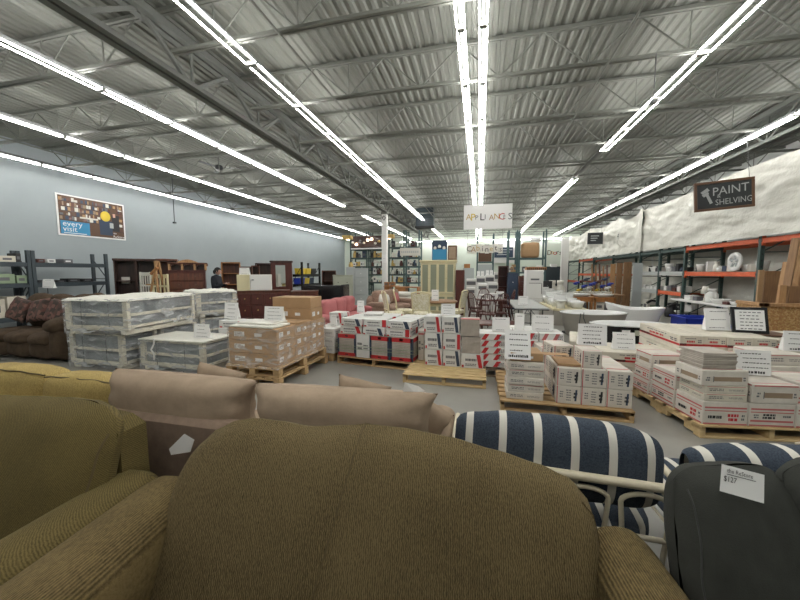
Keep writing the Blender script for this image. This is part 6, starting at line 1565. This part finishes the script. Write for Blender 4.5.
for ri,(a,c_,Y,zs,H,key,lab) in enumerate(racks):
    X0,X1,e=back_rack(a,c_,Y,zs,H,key,lab)
    for zi,z in enumerate(zs[:4]+(zs[4],) if ri>1 else zs[:4]):
        n=5 if zi<4 else 3
        for i in range(n):
            x=X0+.15+(X1-X0-.3)*(i+.5)/n; sh=['lamp','lamp','jar','box','faucet'][rr.randrange(5)]; key2=['white','ink','black','gold','navy','off_white','shade','cherry'][rr.randrange(8)]
            hh=rr.uniform(.26,.46); ww=rr.uniform(.18,.28)
            nm_={'lamp':'table_lamp','jar':'vase','box':'small_box','faucet':'desk_lamp'}[sh]; cn={'white':'white','ink':'grey','black':'black','gold':'brass','navy':'navy','off_white':'off-white','shade':'cream','cherry':'dark red'}[key2]
            stuff_on(x,Y+.18,z+.011,ww,ww,hh,key2,nm_,'%s %s on the %s lamp rack, %s shelf up, %s along'%(cn,nm_.replace('_',' '),['first','second','third','teal fourth'][ri],ordinal(zi),ordinal(i)),'lamp' if 'lamp' in nm_ else ('vase' if sh=='jar' else 'box'),'goods on the back lamp racks',sh,seed=cnt); cnt+=1
# dark panel with pendant lamps
X0,z0=gy(352,236.5,22.0); X1,z1=gy(382,248,22.0)
e=empty('lamp_panel',(X0,21.85,z1),0,'dark display panel with hanging pendant lamps high at the back left','display'); w=X1-X0; h=z0-z1
b=MB(); b.box(0,w,0,.05,0,h,'walnut',.005); b.build('panel',e); b=MB(); b.box(0,w,-.12,.06,-.08,0,'paper',.01); b.build('lit_shelf',e)
for i in range(8):
    u=.06+.125*i; lit=i in(1,4,5); b=MB(); zz=h*[.5,.35,.62,.45,.68,.75,.4,.55][i]; b.tube([(w*u,-.06,h),(w*u,-.06,zz)],.01,'dark_metal',5); b.lathe([(0,-.06),(.09,-.02),(.10,.04),(.05,.10),(0,.11)],'warm_bulb' if lit else ['shade','gold','ink'][i%3],(w*u,-.06,zz-.05),10); b.build('pendant_lamp',e)
for i,(px,py,Y) in enumerate(((347.5,237.5,20.0),(389.5,236.5,20.0))):
    X,z=gy(px,py,Y); b=MB(); b.box(-.30,.30,-.2,.2,-.12,.12,'gold',.02); b.tube([(0,0,.12),(0,0,BOT-z)],.01,'dark_metal',5); b.lathe([(0,-.16),(.08,-.14),(.09,-.10),(0,-.10)],'warm_bulb',(0,0,0),10); tag(b.build('yellow_fixture',None,(X,Y,z)),'yellow hanging light housing %s of the white column'%['far left','just right'][i],'light')
# wall unit corner block and bracket
X,_=gy(343,260,24.5); b=MB(); b.box(-.45,.45,0,.3,0,4.0,'wall_green',.01); tag(b.build('pier',None,(WL+2.1,26.0,0)),'pale pier standing out where the blue wall ends','pier')
# cream banner and shelf frames
X0,z0=gy(400,248,20.5); X1,z1=gy(420,255.5,20.5); b=MB(); b.box(0,X1-X0,0,.02,0,z0-z1,'off_white',.003)
for q in range(9): b.box((X1-X0)*(.06+.1*q),(X1-X0)*(.12+.1*q),-.002,0,(z0-z1)*.35,(z0-z1)*.6,'file_grey')
b.tube([(.1,.01,z0-z1),(.1,.01,BOT-z1)],.006,'fixture',5); b.tube([(X1-X0-.1,.01,z0-z1),(X1-X0-.1,.01,BOT-z1)],.006,'fixture',5)
tag(b.build('banner',None,(X0,20.5,z1)),'long cream banner hanging left of the framed picture','banner')
# central back: boards and racks
def board(px0,px1,py0,py1,Y,key,name,label,cat,text=None,t=.04,onfloor=False,hang=False,wall=False):
    X0,z0=gy(px0,py0,Y); X1,z1=gy(px1,py1,Y); 
    b=MB(); b.box(0,X1-X0,0,t,0 if not onfloor else -z1,z0-z1,key,.004)
    if text:
        for (s_,k_,u,v,sz) in text: b.text(s_,sz,k_,((X1-X0)*u,-.004,(z0-z1)*v),(1,0,0),(0,0,1))
    if hang:
        for u in(.1,.9): b.tube([((X1-X0)*u,.01,z0-z1),((X1-X0)*u,.01,BOT-z1)],.008,'fixture',5)
    return tag(b.build(name,None,(X0,Y,z1)),label,cat)
board(492.5,516,241,263,29.7,'white','white_board','large white board on the back wall behind the dark sign','board',t=.2)
o=board(494.5,513,247.5,257.5,29.5,'navy','dark_sign','navy blue sign on the white board at the back wall','sign',t=.03)
b=MB(); 
for r in range(3): b.box(.2,1.45-.2*r,-.004,0,.62-.2*r,.70-.2*r,'file_grey')
b.build('lettering',o)
X0,X1,e=back_rack(477,493,24.5,(.9,1.5,2.35,3.2),4.3,'rack_teal','teal rack carrying a framed brown panel behind the letter cards')
board(478.5,491.5,252.5,262.5,24.6,'frame_wood','brown_panel','brown framed panel in the teal rack behind the letter cards','panel',t=.05); 
board(477.8,492,264.5,277.5,24.4,'file_grey','grey_panel','light grey panel leaning in the teal rack above the white appliances','panel',t=.04)
X0,X1,e=back_rack(508,516.5,22.5,(.9,1.6,2.5),4.25,'rack_teal','narrow teal rack bay left of the kraft carton')
X0,X1,e=back_rack(519,545,22.5,(.9,1.6,2.5),4.25,'rack_teal','teal rack bay holding the bulging kraft carton up high')
b=MB(); Xa,za=gy(521.5,258.5,22.6); Xb,zb_=gy(540,243,22.6); b.soft(((Xb-Xa)/2,.35,(zb_-za)/2),((Xb-Xa)/2,.33,(zb_-za)/2),'kraft',e=9,n=8,bulge=.03,wr=.03); o=b.build('bulging_carton',None,(Xa,22.6,2.52)); tag(o,'large bulging kraft carton high on the teal rack','box')
stuff_on(gy(536,240,22.8)[0],22.9,2.52+(zb_-za)+.02,.6,.4,.25,'white','white_bundle','white wrapped bundle on top of the bulging kraft carton','bundle',None,'bundle')
rr=random.Random(77)
for bi,(p0,p1) in enumerate(((509.5,515.5),(521,543))):
    for zi,z in enumerate((.91,1.61)):
        for i in range(3):
            X,_=gy(p0+(p1-p0)*(i+.5)/3,270,22.7); stuff_on(X,22.75,z+.001,.3,.3,rr.uniform(.3,.5),['kraft','white','ink','navy'][rr.randrange(4)],'stock_box','stock box on the %s teal bay, %s shelf, %s from left'%(['narrow','wide'][bi],['lower','upper'][zi],ordinal(i)),'box','stock on the teal racks',rz=.1*i,seed=i+zi)
o=board(545.5,565.5,243,263,27.5,'wall_green','letter_board','pale hanging board with loose coloured letters spelling Doors','sign',t=.04,hang=True)
ww=(gy(565.5,243,27.5)[0]-gy(545.5,243,27.5)[0])
for i,(c_,k_) in enumerate(zip('Doors',['cherry','gold','red','black','black'])):
    b=MB(); b.text(c_,.52,k_,(.12+ww*.155*i,-.01,.62+.05*(i%2)),(1,0,0),(0,0,1)); b.build('letter',o)
board(546,566,266.5,286,26.5,'rack_dark','dark_cabinet','dark low cabinet run under the Doors board','cabinet',t=.6,onfloor=True)
board(551,557,264,267,26.4,'white','white_box','white box lying on the dark cabinet run','box',t=.4)
board(562.5,567,238,296,24.6,'white','white_post','white post at the left end of the rack sheeting','post',t=.3,onfloor=True)
board(463,474,268,279,20.5,'file_grey','grey_cabinet','pale cabinet near the back wall left of the teal rack','cabinet',t=.5,onfloor=True)
board(464,470,264,268,20.6,'oak','oak_box','oak box on the pale cabinet near the back wall','box',t=.4)
X,z=gy(518,280,18.5)
for i,(p0,p1,pt,Y,key,l) in enumerate(((510,518,279,17.0,'ink','grey cabinet beyond the blue cooler unit'),(519,525,276,16.5,'mahog','brown cabinet between the cooler and the refrigerator'),(543,552,281,18.0,'black','black appliance right of the refrigerator'))):
    e,w,H=case('back_cabinet',p0,p1,pt,Y,.5,key,l,'cabinet',kind='drawers',rows=3,knob='fixture')

# --- the man between the cherry chest and the bookcase
def man(loc,rz):
    e=empty('person',loc,rz,'person in a dark navy jacket looking down at their hands beside the cherry chest','person')
    J={'pel':(0,0,.95),'wst':(0,.01,1.10),'chs':(0,.0,1.32),'nkb':(0,.0,1.46),'nk':(0,-.03,1.52),
       'shl':(-.18,0,1.42),'ell':(-.25,-.03,1.14),'wrl':(-.10,-.25,1.22),'shr':(.18,0,1.42),'elr':(.25,-.03,1.14),'wrr':(.10,-.25,1.22),
       'hpl':(-.09,0,.90),'knl':(-.11,-.02,.50),'anl':(-.12,.03,.09),'tol':(-.13,-.14,.05),'hpr':(.09,0,.90),'knr':(.11,-.02,.50),'anr':(.12,.03,.09),'tor':(.13,-.14,.05)}
    R={'pel':.15,'wst':.15,'chs':.17,'nkb':.09,'nk':.06,'shl':.085,'ell':.06,'wrl':.042,'shr':.085,'elr':.06,'wrr':.042,'hpl':.10,'knl':.07,'anl':.05,'tol':.04,'hpr':.10,'knr':.07,'anr':.05,'tor':.04}
    names=list(J); ed=[('pel','wst'),('wst','chs'),('chs','nkb'),('nkb','nk'),('chs','shl'),('shl','ell'),('ell','wrl'),('chs','shr'),('shr','elr'),('elr','wrr'),('pel','hpl'),('hpl','knl'),('knl','anl'),('anl','tol'),('pel','hpr'),('hpr','knr'),('knr','anr'),('anr','tor')]
    me=bpy.data.meshes.new('body'); me.from_pydata([J[n] for n in names],[(names.index(a),names.index(c_)) for a,c_ in ed],[]); o=bpy.data.objects.new('body',me); COL.objects.link(o); o.parent=e
    sk=o.modifiers.new('skin','SKIN'); sk.use_smooth_shade=True
    for i,n in enumerate(names): me.skin_vertices[0].data[i].radius=(R[n],R[n]*(.75 if n in('chs','wst','pel') else 1)); 
    me.skin_vertices[0].data[0].use_root=True
    sb=o.modifiers.new('s','SUBSURF'); sb.levels=1; sb.render_levels=2; me.materials.append(G['jacket'])
    # head with face, ears and hair
    b=MB(); c=Vector((0,-.055,1.625))
    def hd(a,q):
        th=q*pi; ph=a*2*pi; x=.075*sin(th)*cos(ph); y=.095*sin(th)*sin(ph); z=.115*cos(th)
        if z<0: x*=1+z*2.2; y=y*(1+z*1.2)-(.010 if y<0 else 0)
        return (c.x+x,c.y+y-.12*max(0,-z)*.3,c.z+z)
    b.grid(hd,20,14,'skin'); b.loft([[(c.x-.012,c.y-.09,c.z-.03),(c.x+.012,c.y-.09,c.z-.03),(c.x,c.y-.085,c.z+.03)],[(c.x-.006,c.y-.118,c.z-.028),(c.x+.006,c.y-.118,c.z-.028),(c.x,c.y-.092,c.z+.02)]],'skin')
    for s_ in(-1,1): b.lathe([(0,-.03),(.012,-.02),(.014,.01),(0,.03)],'skin',(c.x+s_*.078,c.y+.005,c.z-.005),8,.6,1.2); b.lathe([(0,-.006),(.009,0),(0,.006)],'black',(c.x+s_*.03,c.y-.087,c.z+.012),8)
    b.box(c.x-.022,c.x+.022,c.y-.094,c.y-.086,c.z-.062,c.z-.055,'pink',.002); b.build('head',e)
    b=MB()
    def hr(a,q):
        th=q*pi*.60; ph=a*2*pi; f=1.13; x=.075*sin(th)*cos(ph)*f; y=.097*sin(th)*sin(ph)*f+.010; z=.118*cos(th)*1.06
        if y<-.05: z=max(z,.045)
        return (c.x+x,c.y+y,c.z+z)
    b.grid(hr,20,10,'hair'); b.soft((c.x,c.y+.10,c.z-.02),(.055,.045,.07),'hair',e=2.2,n=6); b.build('hair',e)
    for s_ in(-1,1): # hands curled round a phone
        b=MB(); b.soft((s_*.055,-.30,1.235),(.035,.045,.018),'skin',e=3,n=5); o_=b
        for f_ in range(4):
            x=s_*(.035+.014*f_); b.tube([(x,-.335,1.235),(x-s_*.01,-.36,1.245),(x-s_*.02,-.365,1.262-.003*f_)],[.009,.008,.007],'skin',6)
        b.tube([(s_*.035,-.285,1.245),(s_*.02,-.30,1.268),(s_*.012,-.315,1.275)],[.010,.009,.008],'skin',6); b.build('hand',e)
    return e
Xm,_=gy(217,290,8.75); man((Xm,8.75,0),radians(108))
b=MB(); b.box(-.035,.035,-.07,.07,0,.009,'black_lacq',.003); 
ph=b.build('phone',None,(Xm+.31*sin(radians(108)),8.75-.31*cos(radians(108)),1.268),radians(108)); tag(ph,'dark phone held in the hands of the person in the navy jacket','phone')

# ============================================================ CAMERA
cd=bpy.data.cameras.new('camera'); cam=bpy.data.objects.new('camera',cd); COL.objects.link(cam); S.camera=cam
cam.location=(0,0,EYE); cam.rotation_euler=(pi/2-PITCH,0,YAW); cd.sensor_width=36; cd.lens=FPX/800*36; cd.clip_start=.05; cd.clip_end=100
w=bpy.data.worlds.new('world'); S.world=w; w.use_nodes=True; w.node_tree.nodes['Background'].inputs[0].default_value=(.5,.55,.6,1); w.node_tree.nodes['Background'].inputs[1].default_value=.05
vs=S.view_settings; vs.view_transform='Standard'; vs.look='None'; vs.gamma=1; vs.use_curve_mapping=False; vs.exposure=1.1
